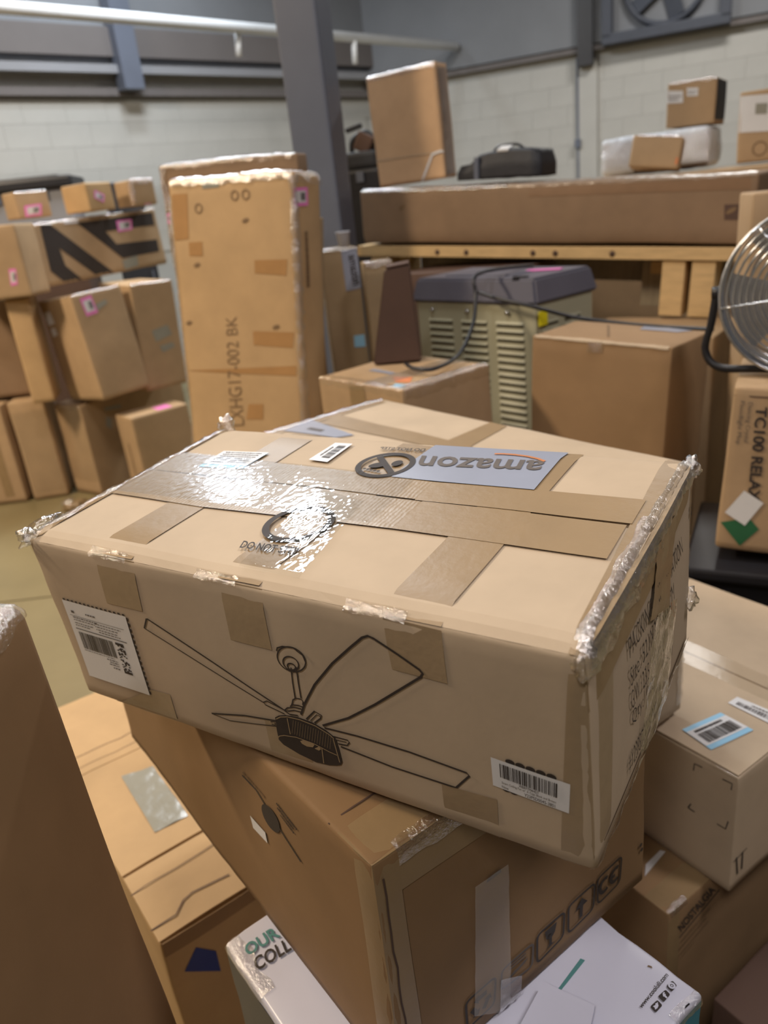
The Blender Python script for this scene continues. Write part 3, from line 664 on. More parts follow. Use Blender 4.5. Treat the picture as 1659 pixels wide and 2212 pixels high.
b2.draw('printed_dots','right',[],[circ(p,.004,8) for p in ((-.1,.22),(-.1,.2),(-.08,.12))],INK)
b2.draw('printed_dots','front',[],[circ(p,.003,8) for p in [(0.0175,0.0561),(0.1871,0.0733),(0.1892,0.0641)]],INK)

wb=Carton(((0.0127,0.6504,0),(0.3811,0.4337,0.744),(0,0,0.6113)),'white carton with teal side and black web address, at the bottom of the front pile',PAPER,r=.005,bulge=.0,dent=.001,seed=4,seg=16,edge=.003)
L,W,H=wb.L,wb.W,wb.H
wb.rect('teal_panel','front',-L/2+.006,L/2-.004,.01,H-.006,TEALB,off=.0006); 
wb.rect('dark_panel','left',-W/2+.006,W/2-.006,.01,H-.012,BLACKP,off=.0006)
wb.text('top','OUR',[(-0.1768,0.1749),(-0.1301,0.1718),(-0.1298,0.1916),(-0.1738,0.193)],TEAL,bold=.03); wb.text('top','COLLECTION',[(-0.1778,0.149),(-0.0602,0.1399),(-0.0566,0.1594),(-0.1736,0.1686)],INK,bold=.02)
wb.text('top','www.cooluli.com',[(0.1248,-0.1834),(0.1804,-0.18),(0.1814,-0.1746),(0.1256,-0.1785)],INK,bold=.02)
for k,(q) in enumerate(([(0.1325,-0.1957),(0.1453,-0.1957),(0.1465,-0.1882),(0.1338,-0.1875)],[(0.1492,-0.1944),(0.1623,-0.1941),(0.1635,-0.1871),(0.15,-0.1862)],[(0.1662,-0.1933),(0.1772,-0.1927),(0.1787,-0.1857),(0.167,-0.1853)])):
    ic=wb.draw('printed_icon','top',[],[rr(q,.2)],INK,off=.0016)
    if k==0: wb.draw('bird_mark','top',[],[inq(q,[(.15,.28),(.4,.2),(.65,.3),(.78,.6),(.88,.72),(.74,.72),(.6,.8),(.48,.66),(.2,.76),(.26,.5)])],PAPER,off=.0022,parent=ic)
    if k==1: wb.text('top','f',sub(q,.36,.72,.02,.86),PAPER,off=.0022,bold=.04,parent=ic)
    if k==2: wb.draw('camera_mark','top',[(circ(bil(q,.5,.5),dist(q[0],q[1])*.27,20),.0022,True)],[circ(bil(q,.5,.5),dist(q[0],q[1])*.1,10)],PAPER,off=.0022,parent=ic)
wb.quad('teal_stripe','top',[(0.0667,-0.1079),(0.0694,-0.111),(0.1262,-0.1044),(0.1241,-0.0993)],TEAL,off=.0014)
q=[(-0.0268,-0.1011),(0.0213,-0.1435),(0.061,-0.1302),(0.0741,-0.1145)]
wb.quad('loose_flap','top',[(-0.0448,-0.1293),(0.0247,-0.1841),(0.0819,-0.1536),(0.0619,-0.0976)],PAPER,off=.011,thick=.006)
wb.edge_wrap('top-front',L/2-.05,L/2-.004,.010,.01,FILM_H,crinkle=.0014,seed=3); wb.edge_wrap('top-left',W/2-.1,W/2-.004,.02,.006,FILM_H,crinkle=.001,seed=6)
wb.draw('scuff_mark','top',[],[inq([(0.1726,-0.1568),(0.174,-0.1627),(0.1768,-0.1613),(0.1754,-0.1561)],[(0,0),(1,.3),(.8,1),(.1,.8)])],INK_F,off=.0012)
wb.draw('torn_hole_shade','top',[],[inq([(0.1594,-0.213),(0.1685,-0.2139),(0.1697,-0.2125),(0.1633,-0.2118)],[(0,0),(1,0),(1,1),(.2,1)])],DARKG,off=.0022)  # flat dark patch painted as the shade inside a hole

yb=Carton(((-0.5575,1.4537,0),(0.4,0.8844,0.45),(0,0,0.6007)),'long yellowish carton with creased flaps and a grey pouch, low at left',K_YEL,r=.006,bulge=.0,dent=.003,seed=5,seg=20,edge=.002)
L,W,H=yb.L,yb.W,yb.H
cr=[(-0.1653,0.1115),(-0.0419,0.0937),(-0.2014,-0.2535),(-0.0392,-0.2561),(-0.2032,-0.2534),(-0.1365,-0.2697),(-0.1406,0.4142),(-0.0513,0.3979),(-0.2096,-0.39),(-0.016,-0.4098)]
v1=(cr[0][1]+cr[1][1])/2; v2=(cr[2][1]+cr[3][1])/2
for (a,b,tk) in ((-W/2+.004,v2-.003,.004),(v2+.003,v1-.002,.006),(v1+.002,W/2-.03,.005)):
    yb.quad('top_flap','top',[(-L/2+.002,a),(L/2-.004,a),(L/2-.004,b),(-L/2+.002,b)],K_YEL,off=.001,thick=tk,step=.05)
yb.toff['top']=.006
for k,(dv,wd) in enumerate(((-.052,.0022),(.075,.0016),(.03,.0012))):
    v=(v2 if k==0 else v1)+dv
    pts=[(-L/2+L*i/14,v+.006*noise.noise(Vector((i*.9,k*3,1)))) for i in range(15)]
    yb.draw('crease','top',[(pts,wd)],[],K_DARK,off=.0012)
pts=[(p[0],p[1]) for p in [(-0.1992,-0.4073),(-0.1546,-0.4111),(-0.1322,-0.3908),(-0.1118,-0.3855),(-0.0408,-0.3943)]]
yb.draw('torn_crease','top',[(pts,.003)],[],K_DARK,off=.0012)
pq=[(-0.1099,-0.1922),(-0.0385,-0.1961),(-0.036,0.0107),(-0.1038,0.0296)]
yb.quad('grey_pouch','top',pq,GREYL,off=.002,crinkle=.002,step=.008,cf=40)
yb.quad('blue_tape','front',[(-0.1735,0.3615),(-0.112,0.3072),(-0.1114,0.3604),(-0.1438,0.3983)],BLUET,off=.001)
yb.rect('front_flap','front',-L/2+.004,L/2-.004,H-.028,H-.002,K_BROWN,off=.0005,thick=.006)

nb=Carton(((-.417,.375,.004),(.30,.48,1.297),(0,-.046,.0)),'tall plain brown carton standing closest at the left edge',K_DEEP,r=.014,bulge=.008,dent=.004,seed=6,seg=22,freq=4)
nb.edge_wrap('top-right',-.05,.235,.02,.012,FILM_H,crinkle=.002,seed=2)

b7=Carton(((0.5978,1.3079,0.4363),(0.5,0.5137,0.25),(0,0,-1.0035)),'greyish carton with a blue-edged barcode label and corner marks, on the right',K_LIGHT,r=.004,bulge=.002,dent=.0015,seed=9,seg=18)
L,W,H=b7.L,b7.W,b7.H
sm=[(-0.0263,-0.0234),(0.1518,-0.0081)]
vs_=(sm[0][1]+sm[1][1])/2
for a,b in ((-W/2+.003,vs_-.002),(vs_+.002,W/2-.003)):
    b7.quad('top_flap','top',[(-L/2+.003,a),(L/2-.003,a),(L/2-.003,b),(-L/2+.003,b)],K_LIGHT,off=.0002,thick=.004,step=.06)
b7.toff['top']=.0046
b7.rect('clear_tape','top',-L/2,L/2,vs_-.035,vs_+.035,FILM_S,off=.001)
q=[(0.2036,-0.1439),(0.142,-0.1335),(0.1223,-0.223),(0.1862,-0.2353)]
q=[(0.1862,-0.2353),(0.2033,-0.1406),(0.1396,-0.1381),(0.1232,-0.2257)]
s=b7.sticker('top',q,BLUEL,'blue_edged_label'); b7.quad('white_field','top',sub(q,.0,1,.0,1) if 0 else [bil(q,0,.16),bil(q,1,.16),bil(q,1,.84),bil(q,0,.84)],WHITE,off=.0022,parent=s)
b7.barcode('top',q,.1,.92,.22,.62,30,3,parent=s,off=.0028); b7.lines('top',q,[(.12,.8,.68,.09)],INK,s,.0028)
q=[(0.211,-0.1085),(0.2576,-0.1031),(0.2253,-0.0744),(0.1376,-0.0768)]
q=[(0.1324,-0.1045),(0.2433,-0.1062),(0.2388,-0.0692),(0.1333,-0.0773)]
s=b7.sticker('top',q,WHITE,'barcode_sticker'); b7.barcode('top',q,.1,.9,.2,.55,34,6,parent=s,off=.0022); b7.lines('top',q,[(.3,.8,.65,.12)],INK_G,s,.0022)
cm=[(0.1708,0.2162),(0.172,0.2314),(0.1865,0.2327),(0.2229,0.232),(0.2402,0.2335),(0.2392,0.2204),(0.1647,0.1314),(0.1781,0.1308),(0.1701,0.1436),(0.2195,0.1343),(0.2348,0.1341),(0.2384,0.1531)]
b7.draw('printed_corner_marks','front',[(cm[0:3],.002),(cm[3:6],.002),(cm[6:8],.002),([cm[6],cm[8]],.002),(cm[9:12],.002)],[],INK,off=.0012)
aq=[(-0.2418,0.033),(-0.2191,0.0291),(-0.2181,0.0766),(-0.253,0.0835)]
b7.draw('printed_up_arrows','right',[(inq(aq,[(.2,.0),(.2,.85)]),.004),(inq(aq,[(.75,.1),(.75,.95)]),.004),(inq(aq,[(-.1,.72),(1.1,1.0)]),.002)],[],INK,off=.0012)
b7.edge_wrap('top-front',L/2-.05,L/2-.003,.006,.006,FILM,crinkle=.0006,seed=3)

b8=Carton(((0.4721,1.1557,0),(0.36,0.3,0.434),(0,0,0.5644)),'dim brown carton with printed lettering under the greyish barcode carton',K_BROWN,r=.005,bulge=.002,dent=.002,seed=10,seg=14)
L,W,H=b8.L,b8.W,b8.H
b8.text('front','NOSTALGIA',[(-0.1452,0.3686),(-0.0473,0.3973),(-0.0641,0.4202),(-0.1567,0.3911)],INK,bold=.02)
lq=[(-0.1517,0.3574),(-0.0366,0.3895),(-0.0391,0.398),(-0.153,0.3639)]
b8.draw('printed_rule','front',[([lq[0],lq[1]],.003)],[],INK,off=.0012)
b8.lines('front',[(-0.1529,0.299),(-0.0345,0.3312),(-0.0387,0.376),(-0.1498,0.3518)],[(.05,.8,.82,.1),(.0,.7,.55,.1),(.05,.75,.25,.07),(.05,.4,.05,.05)],INK_F)
b8.rect('tape_strip','top',-L/2,L/2,-W/2,-W/2+.05,TAPE); b8.rect('tape_strip','front',-L/2,-L/2+.03,.0,H,TAPE)
b8.quad('white_tag','top',[(-0.1467,-0.0758),(-0.1246,-0.0606),(-0.0791,-0.0573),(-0.0745,-0.0655)],WHITE,off=.003)
b8.edge_wrap('top-front',-L/2+.004,-L/2+.05,.01,.008,FILM_H,crinkle=.001,seed=2)

lc=Carton(((.715,.855,0),(.44,.30,.32),(0,0,.564)),'dark carton added on the floor to darken the lower right corner',K_DARK,r=.006,bulge=.002,dent=.003,seed=60,seg=12)  # made-up dark carton, added so the corner reads nearly black
lc.rect('tape_strip','top',-.2,.2,-.03,.03,TAPE)
b3=Carton(((0.1174,1.3497,0.703),(0.8,0.34,0.467),(0,0,-0.9513)),'pale carton with crossed tape lying just behind the ceiling fan carton',K_LIGHT,r=.006,bulge=.003,dent=.0018,seed=12,seg=18)
L,W,H=b3.L,b3.W,b3.H
ts=[(-0.0602,-0.002),(-0.0367,0.192),(-0.3171,0.0251),(0.0116,0.0444),(-0.1339,0.1819),(-0.3672,-0.086),(-0.0231,-0.0336)]
b3.quad('tape_strip','top',[(-0.012,-0.0037),(0.0533,0.0107),(0.0134,0.1594),(-0.0366,0.1657)],TAPE,off=.001)
b3.quad('tape_strip','top',[(-0.3518,-0.0365),(0.0776,-0.0068),(0.0464,0.0345),(-0.3636,0.0268)],TAPE,off=.0014)
b3.quad('tape_strip','top',[(-L/2,-W/2),(-L/2+.04,-W/2),(-L/2+.04,W/2),(-L/2,W/2)],TAPE,off=.0012)
b3.quad('tape_strip','top',[(0.4548,0.0624),(0.4701,0.0963),(0.3964,0.1674),(0.3622,0.1574)],TAPE,off=.0008)
s=b3.quad('grey_blue_label','top',[(-0.3712,-0.1159),(-0.2234,-0.0824),(-0.2055,-0.0494),(-0.392,-0.032)],SKYL,off=.002)
b3.lines('top',[(-0.3359,-0.0939),(-0.276,-0.0866),(-0.2828,-0.0532),(-0.3438,-0.0597)],[(.1,.9,.3,.4)],INK_G,s,.0028)
b3.edge_wrap('top-left',-W/2+.01,W/2-.004,.02,.025,FILM_H,crinkle=.002,seed=2); b3.edge_wrap('top-right',-W/2+.01,W/2-.004,.008,.02,FILM_H,crinkle=.0016,seed=3); b3.edge_wrap('back-right',.02,H-.01,.01,.02,FILM_H,crinkle=.0016,seed=3)

# ------------------------------------------------------------------ middle ground
tb=Carton(((-0.4976,2.7,0.0463),(0.4995,0.16,1.681),(-0.103,0.05,-0.5)),'tall tan carton printed LXHG17-002 BK, leaning back, silver film along its right edge',K_YEL,r=.008,bulge=.008,dent=.007,seed=14,seg=24,freq=3.2)
L,W,H=tb.L,tb.W,tb.H
tb.text('front','LXHG17-002 BK',[(0.0001,0.8614),(-0.0018,1.2391),(-0.0471,1.2368),(-0.0638,0.8531)],INK_F,off=.0014,bold=-.006)
for q in ([(-0.2398,1.4886),(-0.1785,1.4931),(-0.1713,1.6365),(-0.237,1.6367)],[(-0.1811,1.4376),(-0.1232,1.4366),(-0.122,1.4828),(-0.1799,1.4812)],[(0.0863,1.3792),(0.2079,1.371),(0.2147,1.421),(0.0878,1.42)],[(0.0615,1.1445),(0.2149,1.1386),(0.2235,1.1903),(0.0615,1.191)],[(0.0101,0.8839),(0.0839,0.8893),(0.0881,0.9436),(0.0248,0.9395)],[(-0.2533,1.0437),(0.2239,1.0467),(0.226,1.0808),(-0.2533,1.0437)]):
    tb.quad('tape_strip','front',q,tape_mat('brown_tape_patch',srgb(172,132,86),.3,.3),off=.001)
tb.sticker('front',[(-0.1076,1.6476),(-0.0387,1.6498),(-0.0357,1.679),(-0.106,1.6787)],GREYL)
tb.pink('right',[(-0.0866,1.578),(-0.0033,1.5849),(-0.0012,1.6404),(-0.0894,1.6316)]) 
tb.lines('right',[(-0.0138,1.3326),(-0.0102,1.506),(-0.0442,1.5052),(-0.0513,1.3339)],[(.0,1,.2,.5)],INK_F)
tb.edge_wrap('front-right',.03,H-.01,.014,.016,FILM_B,crinkle=.006,seed=2,step=.012,cf=45); tb.edge_wrap('top-front',-L/2+.01,L/2-.004,.03,.022,FILM_B,crinkle=.006,seed=5,step=.012,cf=45)
tb.edge_wrap('front-left',.1,H-.05,.008,.01,FILM_B,crinkle=.004,seed=8,step=.014,cf=45); tb.edge_wrap('top-right',-W/2+.005,W/2-.005,.03,.03,FILM_H,crinkle=.008,seed=3,step=.012,cf=45)
tb.draw('printed_marks','front',[(circ(p,.014,14),.004,True) for p in [(0.0239,1.6215),(0.0681,1.6221),(-0.1278,1.5884)]],[],INK_F)
tb.draw('scuff_mark','front',[],[circ(p,.014,10,ry=.006,rot=.3) for p in [(-0.2117,1.2135),(0.1549,1.2068),(0.0613,1.544),(-0.1523,1.4084)]],INK_F)

t2=Carton(((-0.4812,3.1991,0.0343),(0.5931,0.08,1.7643),(0.0029,0.0397,-0.4)),'tall greyish carton standing behind the tall tan carton',K_DULL,r=.008,bulge=.004,dent=.004,seed=15,seg=18,freq=4)
t2.edge_wrap('front-left',.5,t2.H-.01,.03,.02,FILM_H,crinkle=.004,seed=2,step=.014,cf=45); t2.edge_wrap('top-front',-t2.L/2+.01,t2.L/2-.01,.02,.02,FILM,crinkle=.004,seed=4,step=.014,cf=45)
t2.pink('front',[(-0.3079,1.5576),(-0.273,1.5592),(-0.2695,1.5962),(-0.3021,1.5946)])
t3=Carton(((-0.3271,2.93,0),(0.0341,0.08,1.5818),(0,0.1355,-0.2)),'thin upright carton squeezed behind the right side of the tall tan carton',K_OLIVE,r=.004,bulge=0,dent=.002,seed=16,seg=12)
t3.lines('front',[(-.015,.95),(-.015,1.5),(.0,1.5),(.0,.95)],[(.05,.9,.2,.5)],INK_F)

m1=Carton(((-0.0688,3.2,0),(0.1424,0.2,1.4452),(0,0,0.0937)),'olive-tinged carton with a blue-grey label and a cup on top, before the column',K_OLIVE,r=.005,bulge=.002,dent=.003,seed=17,seg=14)
q=[(0.0117,1.2875),(0.0873,1.2942),(0.0812,1.4425),(0.0095,1.4405)]
s=m1.sticker('front',q,SKYL,'blue_grey_label'); m1.text('front','amazon',[(0.0351,1.4174),(0.0391,1.3034),(0.0651,1.3073),(0.057,1.4199)],INK,bold=.02,parent=s)
m1.sticker('front',[(0.0179,1.069),(0.0627,1.0669),(0.0626,1.1148),(0.0198,1.1147)],BLUEL)
m1.edge_wrap('top-front',-m1.L/2+.004,m1.L/2-.004,.04,.01,FILM_H,crinkle=.003,seed=4,cf=50)
mb=Carton(((0.0764,3,0),(0.1071,0.12,1.3945),(0,0,0.1)),'narrow film-wrapped carton beside the blue-grey labelled carton',K_OLIVE,r=.005,bulge=.002,dent=.003,seed=18,seg=12)
mb.edge_wrap('top-front',-mb.L/2+.004,mb.L/2-.004,.03,.02,FILM_H,crinkle=.003,seed=4,cf=50); mb.quad('clear_film','front',[(-.05,.95),(.05,.95),(.05,1.36),(-.05,1.36)],FILM,off=.002,crinkle=.003,step=.015)
cp=thing('cup','small grey-white cup left on top of the labelled carton','cup',([(-0.0358,3.14,1.4709)][0][0],3.17,1.449+.0))
bm=bmesh.new(); prof=[(.0,.0),(.020,.0),(.026,.05),(.028,.052),(.025,.053),(.019,.004),(0,.004)]; N=20
rings=[[bm.verts.new((r*math.cos(2*math.pi*k/N),r*math.sin(2*math.pi*k/N),z)) for k in range(N)] for r,z in prof[1:-1]]
for a,b in zip(rings,rings[1:]):
    for k in range(N): bm.faces.new((a[k],a[(k+1)%N],b[(k+1)%N],b[k]))
bm.faces.new(rings[0][::-1]); bm.faces.new(rings[-1])
from_bm('cup_wall',bm,CUPM,cp,True); bm=bmesh.new(); add_tube(bm,[(.027*math.cos(2*math.pi*k/20),.027*math.sin(2*math.pi*k/20),.052) for k in range(20)],.0025,6,True); from_bm('rim',bm,CUPM,cp,True)

m2=Carton(((0.1029,2.3,0),(0.346,0.3917,1.122),(0,0,0.6591)),'brown film-wrapped carton with an orange sticker, in front of the grey-green cooler',K_MID,r=.006,bulge=.004,dent=.003,seed=19,seg=16)
L,W,H=m2.L,m2.W,m2.H
m2.quad('orange_sticker','top',[(-0.1205,-0.1087),(-0.102,-0.1495),(-0.0545,-0.1073),(-0.0804,-0.0482)],ORSTK)
m2.quad('pale_blue_strip','top',[(-0.0608,-0.0182),(-0.0397,-0.0159),(-0.0371,0.0857),(-0.0611,0.0878)],SKYL); m2.quad('pale_blue_strip','top',[(-0.1635,-0.1376),(-0.1618,-0.183),(-0.131,-0.165),(-0.1312,-0.121)],BLUEL)
m2.edge_wrap('top-front',-L/2+.005,L/2-.005,.03,.03,FILM_H,crinkle=.003,seed=4,cf=50,step=.01); m2.edge_wrap('top-left',-W/2+.01,W/2-.01,.02,.02,FILM,crinkle=.003,seed=2,cf=50,step=.01)
m2.rect('clear_tape','top',-L/2,L/2,-.1,-.02,FILM_S,off=.002); m2.rect('tape_strip','left',-.04,.03,.5,H,TAPE)
dk=thing('cardboard_box','dark brown lopsided carton standing on the film-wrapped carton','box',(.098,2.44,1.128),(0,0,-.08))
bm=bmesh.new(); 
fr=[(-.075,-.05,0),(.075,-.05,0),(.065,-.045,.285),(-.012,-.045,.278)]; bk=[(-.06,.05,0),(.075,.05,0),(.065,.045,.285),(-.005,.045,.278)]
va=[bm.verts.new(p) for p in fr]; vb=[bm.verts.new(p) for p in bk]
bm.faces.new(va); bm.faces.new(vb[::-1])
for i in range(4): bm.faces.new((va[i],vb[i],vb[(i+1)%4],va[(i+1)%4]))
bmesh.ops.bevel(bm,geom=list(bm.edges),offset=.004,segments=2,affect='EDGES'); from_bm('body',bm,K_DARK,dk)
box_part('top_flap',(.028,0,.287),(.07,.085,.006),K_DARK,dk,rot=(0,-.09,0))

# air cooler
(acp,acd,acr)=((0.4961,2.7775,0),(0.5616,0.3183,1.3247),(0,0,-0.8941))
ac=thing('air_cooler','grey-green louvered metal air cooler with slate lid and yellow sticker','appliance',acp,acr)
L,W,H=acd
box_part('cabinet',(0,0,(H-.075)/2+.02),(L-.012,W-.012,H-.095),ACB,ac,bev=.012)
box_part('plinth',(0,0,.012),(L-.03,W-.03,.024),BLACKP,ac)
bm=bmesh.new(); vs=add_box(bm,(0,0,H-.04),(L+.016,W+.016,.08),None,0)
top=[v for v in bm.verts if v.co.z>H-.01]
for v in top: v.co.x*=.93; v.co.y*=.9
bmesh.ops.bevel(bm,geom=list(bm.edges),offset=.008,segments=2,affect='EDGES'); from_bm('lid',bm,ACL,ac)
box_part('lid_recess',(-.02,-.03,H+.001),(L*.55,W*.4,.006),ACL,ac); box_part('lid_handle',(L*.36,-W*.42,H-.004),(.05,.02,.018),BLACKP,ac,rot=(0,0,.4))
for x in (-.19,-.02,.16): cyl_part('screw',(x,-W/2+.004,H-.108),(x,-W/2-.003,H-.108),.007,CHROME,ac,10)
lvm=None
def louver(w_):
    bm=bmesh.new()
    f0=bm.faces.new([bm.verts.new(p) for p in ((-w_/2,-.0008,-.010),(w_/2,-.0008,-.010),(w_/2,-.0008,.001),(-w_/2,-.0008,.001))]); f0.material_index=1  # slot is not cut; its shade is a dark plate
    a=[bm.verts.new(p) for p in ((-w_/2,0,.008),(w_/2,0,.008),(w_/2,-.006,.0),(-w_/2,-.006,.0))]
    b=[bm.verts.new(p) for p in ((w_/2,0,.0),(-w_/2,0,.0))]
    bm.faces.new((a[3],a[2],a[1],a[0])); bm.faces.new((a[0],b[1],a[3])); bm.faces.new((a[1],a[2],b[0])); bm.faces.new((a[2],a[3],b[1],b[0]))
    me=bpy.data.meshes.new('louver'); bm.to_mesh(me); bm.free(); me.materials.append(ACB); me.materials.append(SLOT); return me
lv=louver(.115); lvs=louver(.085)
for cx in [p[0] for p in [(-0.152,1.1683),(0.0078,1.1749),(0.1663,1.1814)]]:
    for k in range(32):
        o=bpy.data.objects.new('louver',lv); COL.objects.link(o); o.parent=ac; o.location=(cx,-W/2+.0055,H-.145-k*.0245)
for cy in (-.085,.035):
    for k in range(28):
        o=bpy.data.objects.new('louver',lvs); COL.objects.link(o); o.parent=ac; o.location=(L/2-.0055,cy,H-.145-k*.0245); o.rotation_euler=(0,0,math.pi/2)
box_part('yellow_sticker',(L/2+.0045,-W/2+.028,H-.125),(.003,.042,.045),YELST,ac,bev=0)
box_part('pink_tag',(L*.3,.03,H+.0035),(.12,.03,.003),PINK,ac,rot=(0,0,.3),bev=0)
# cords
tube('power_cord',spline([(acp[0]+.12,acp[1]+.02,acp[2]+H+.008)]+[(0.3889,2.55,1.3516),(0.3669,2.5,1.2875),(0.3442,2.44,1.2118),(0.2798,2.32,1.1466)]+[(0.1908,2.171,1.143),(0.1338,2.2037,1.143),(0.1153,2.2837,1.143)],6),.006,BLACKP); tag(bpy.data.objects['power_cord'],'black power cord hanging in a loop down the front of the cooler','cord','cords of the cooler')
o=tube('power_cord',spline([(0.3899,2.58,1.288),(0.4427,2.5,1.2704),(0.5276,2.42,1.2476),(0.6538,2.41,1.2025),(0.7677,2.36,1.1797),(0.8797,2.28,1.1663),(0.9603,2.12,1.1731)],6),.006,BLACKP); tag(o,'black cable stretched from the cooler across the plain brown carton','cord','cords of the cooler')

c11=Carton(((0.6713,2.2,0),(0.42,0.2435,1.1846),(-0.0115,0.0437,-0.797)),'big plain brown carton right of the cooler with a clear tape tab',K_BROWN,r=.006,bulge=.004,dent=.003,seed=20,seg=16)
L,W,H=c11.L,c11.W,c11.H
c11.quad('pale_blue_label','top',[(0.1389,0.0607),(0.1649,0.1061),(0.0157,0.1291),(0.0354,0.0521)],SKYL)
c11.draw('printed_mark','top',[([(0.0007,-0.0662),(-0.0772,0.079)],.005)],[],INK_F); c11.quad('clear_tape','front',[(-0.0278,1.152),(0.0168,1.152),(0.0175,1.1821),(-0.029,1.1803)],FILM_H,off=.002,crinkle=.002,step=.01)
c11.edge_wrap('top-front',-L/2+.01,L/2-.01,.006,.006,K_LIGHT,name='edge_fold',crinkle=.0008,seed=3)

# long carton on its pallet
lb=Carton(((0.8203,3.4892,1.3647),(1.7257,0.2996,0.235),(0.0079,0.0588,-0.6654)),'very long flat brown carton lying on a wooden pallet',K_DULL,r=.01,bulge=.006,dent=.006,seed=22,seg=26,freq=2.5)
L,W,H=lb.L,lb.W,lb.H
lb.edge_wrap('top-front',-L/2+.01,-.1,.05,.012,FILM_H,crinkle=.005,seed=4,step=.018,cf=45); lb.edge_wrap('top-front',-.1,L/2-.01,.05,.012,FILM_S,crinkle=.004,seed=4,step=.018,cf=45)
lb.rect('tape_strip','front',-.0,L/2,H-.05,H-.004,tape_mat('shadow_band_brown',srgb(132,104,78),.4,.3),off=.001)  # darker band painted for the shadow along the top edge, not tape
lb.draw('scuff_mark','front',[],[circ(p,.02,10,ry=.008,rot=.5) for p in [(0.7854,0.1163),(-0.6264,0.1606)]],INK_F); lb.quad('faded_label','front',[(0.7655,0.0857),(0.8507,0.0844),(0.841,0.1379),(0.7597,0.1368)],K_DARK,off=.001)
(lbp,lbd,lbr)=((0.8203,3.4892,1.3647),(1.7257,0.2996,0.235),(0.0079,0.0588,-0.6654))
pa=thing('wooden_pallet','worn wooden pallet under the very long carton','pallet',(lbp[0],lbp[1],lbp[2]-.006),lbr)
box_part('deck_board',(0,-W/2+.05,-.026),(L+.08,.1,.046),WOOD,pa); box_part('deck_board',(0,W/2-.05,-.026),(L+.08,.1,.046),WOOD,pa); box_part('deck_board',(0,0,-.026),(L+.08,.09,.046),WOODG,pa)
for x in (-.78,L/2-.265,L/2-.155):
    for k,y in enumerate((-W/2+.06,W/2-.06)):
        if x<0: box_part('block',(x,y,-.05-.07),(.1,.1,.14),WOOD,pa)
        else: box_part('block',(x,y,-.05-.105),(.085,.1,.205),WOOD if k==0 else WOODG,pa)
box_part('block',(L/2-.40,W/2-.06,-.155),(.08,.1,.205),WOODG,pa)
box_part('cross_board',(L/2-.3,W/2-.125,-.10),(.2,.02,.05),WOOD,pa)
box_part('shade_board',(-.1,W/2-.02,-.11),(L-.5,.03,.12),WOODG,pa)  # added board that darkens the bright gap under the deck
for x in (-.45,-.3,.02,.12,.36): cyl_part('knot',(x,-W/2+.002,-.028),(x,-W/2-.002,-.028),.012,K_DARK,pa,8)
b12=Carton(((1.10,2.915,0),(.52,.4,1.05),(0,0,-.665)),'brown carton with orange sticker carrying the right end of the pallet',K_MID,r=.006,bulge=.002,dent=.003,seed=23)
b12.quad('orange_sticker','top',[(-.02,-.14),(.12,-.14),(.12,-.06),(-.02,-.06)],ORSTK); b12.quad('pink_tag','top',[(.14,-.12),(.2,-.12),(.2,-.07),(.14,-.07)],PINK)
b13=Carton(((.52,3.56,0),(.62,.34,1.285),(0,0,-.665)),'brown carton under the left end of the pallet behind the cooler',K_DARK,r=.006,bulge=.002,dent=.003,seed=24)
cb=Carton(((1.3641,2.48,0),(0.3,0.15,1.5008),(0,0,-0.2)),'upright tan carton partly hidden by the drum fan',K_MID,r=.008,bulge=.003,dent=.003,seed=25)

# ------------------------------------------------------------------ things on and behind the long carton
u1=Carton(((0.3309,3.87,1.6536),(0.3535,0.1101,0.4617),(0.0406,-0.013,-0.6)),'tall peach-tan carton standing upright on the left end of the long carton',K_PEACH,r=.008,bulge=.004,dent=.005,seed=26,seg=18,freq=5)
L,W,H=u1.L,u1.W,u1.H
u1.edge_wrap('top-front',-L/2+.005,L/2-.005,.02,.02,FILM_H,crinkle=.004,seed=4,cf=45,step=.012); u1.edge_wrap('front-right',.01,H-.01,.01,.04,FILM,crinkle=.003,seed=2,cf=45,step=.012)
u1.rect('tape_strip','right',-W/2+.01,W/2,.02,H,tape_mat('grey_tape',srgb(150,132,118),.3,.3),off=.001)
u1.draw('white_strap','front',[([(.05,.0),(.12,.11),(.16,.118),(L/2,.115)],.010)],[],LAMPW,off=.004); u1.draw('strap_line','front',[([(-L/2,.12),(L/2,.115)],.004)],[],K_LIGHT,off=.003)
bag=thing('equipment_bag','low black equipment bag with a white tag lying on the long carton','bag',(.70,3.655,1.632),(0,.055,-.665))
bm=bmesh.new(); bmesh.ops.create_cube(bm,size=1); bmesh.ops.subdivide_edges(bm,edges=list(bm.edges),cuts=7,use_grid_fill=True)
for v in bm.verts:
    x,y,z=v.co; k=1-.35*max(0,z+.1)*abs(x)*2.2; h=.115*(.8+.2*math.cos(3.2*(x-.15)))*(1 if x>-.28 else .72)
    v.co=Vector((x*.40*(1-.12*max(0,z)),y*.16*(1-.35*max(0,z)),(z+.5)*h))+Vector((0,0,.004*noise.noise(v.co*9)))
from_bm('bag_body',bm,FABRIC,bag,True); box_part('strap',(-.1,-.083,.045),(.022,.012,.09),STEELC,bag); box_part('white_tag',(.02,-.05,.116),(.055,.05,.01),WHITE,bag,rot=(.3,0,0)); tube('carry_handle',spline([(-.06,-.0,.108),(-.03,0,.128),(.05,0,.13),(.09,0,.11)],5),.006,BLACKP,bag)
case=thing('equipment_case','tall black equipment case with tan gear on top, beside the column','case',(.105,4.42,0),(0,0,-.3))
box_part('case_body',(0,0,.88),(.2,.2,1.76),BLACKP,case,bev=.02); box_part('lid',(0,0,1.80),(.19,.19,.08),FABRIC,case,bev=.02); box_part('latch',(0,-.103,1.72),(.04,.012,.05),STEELC,case)
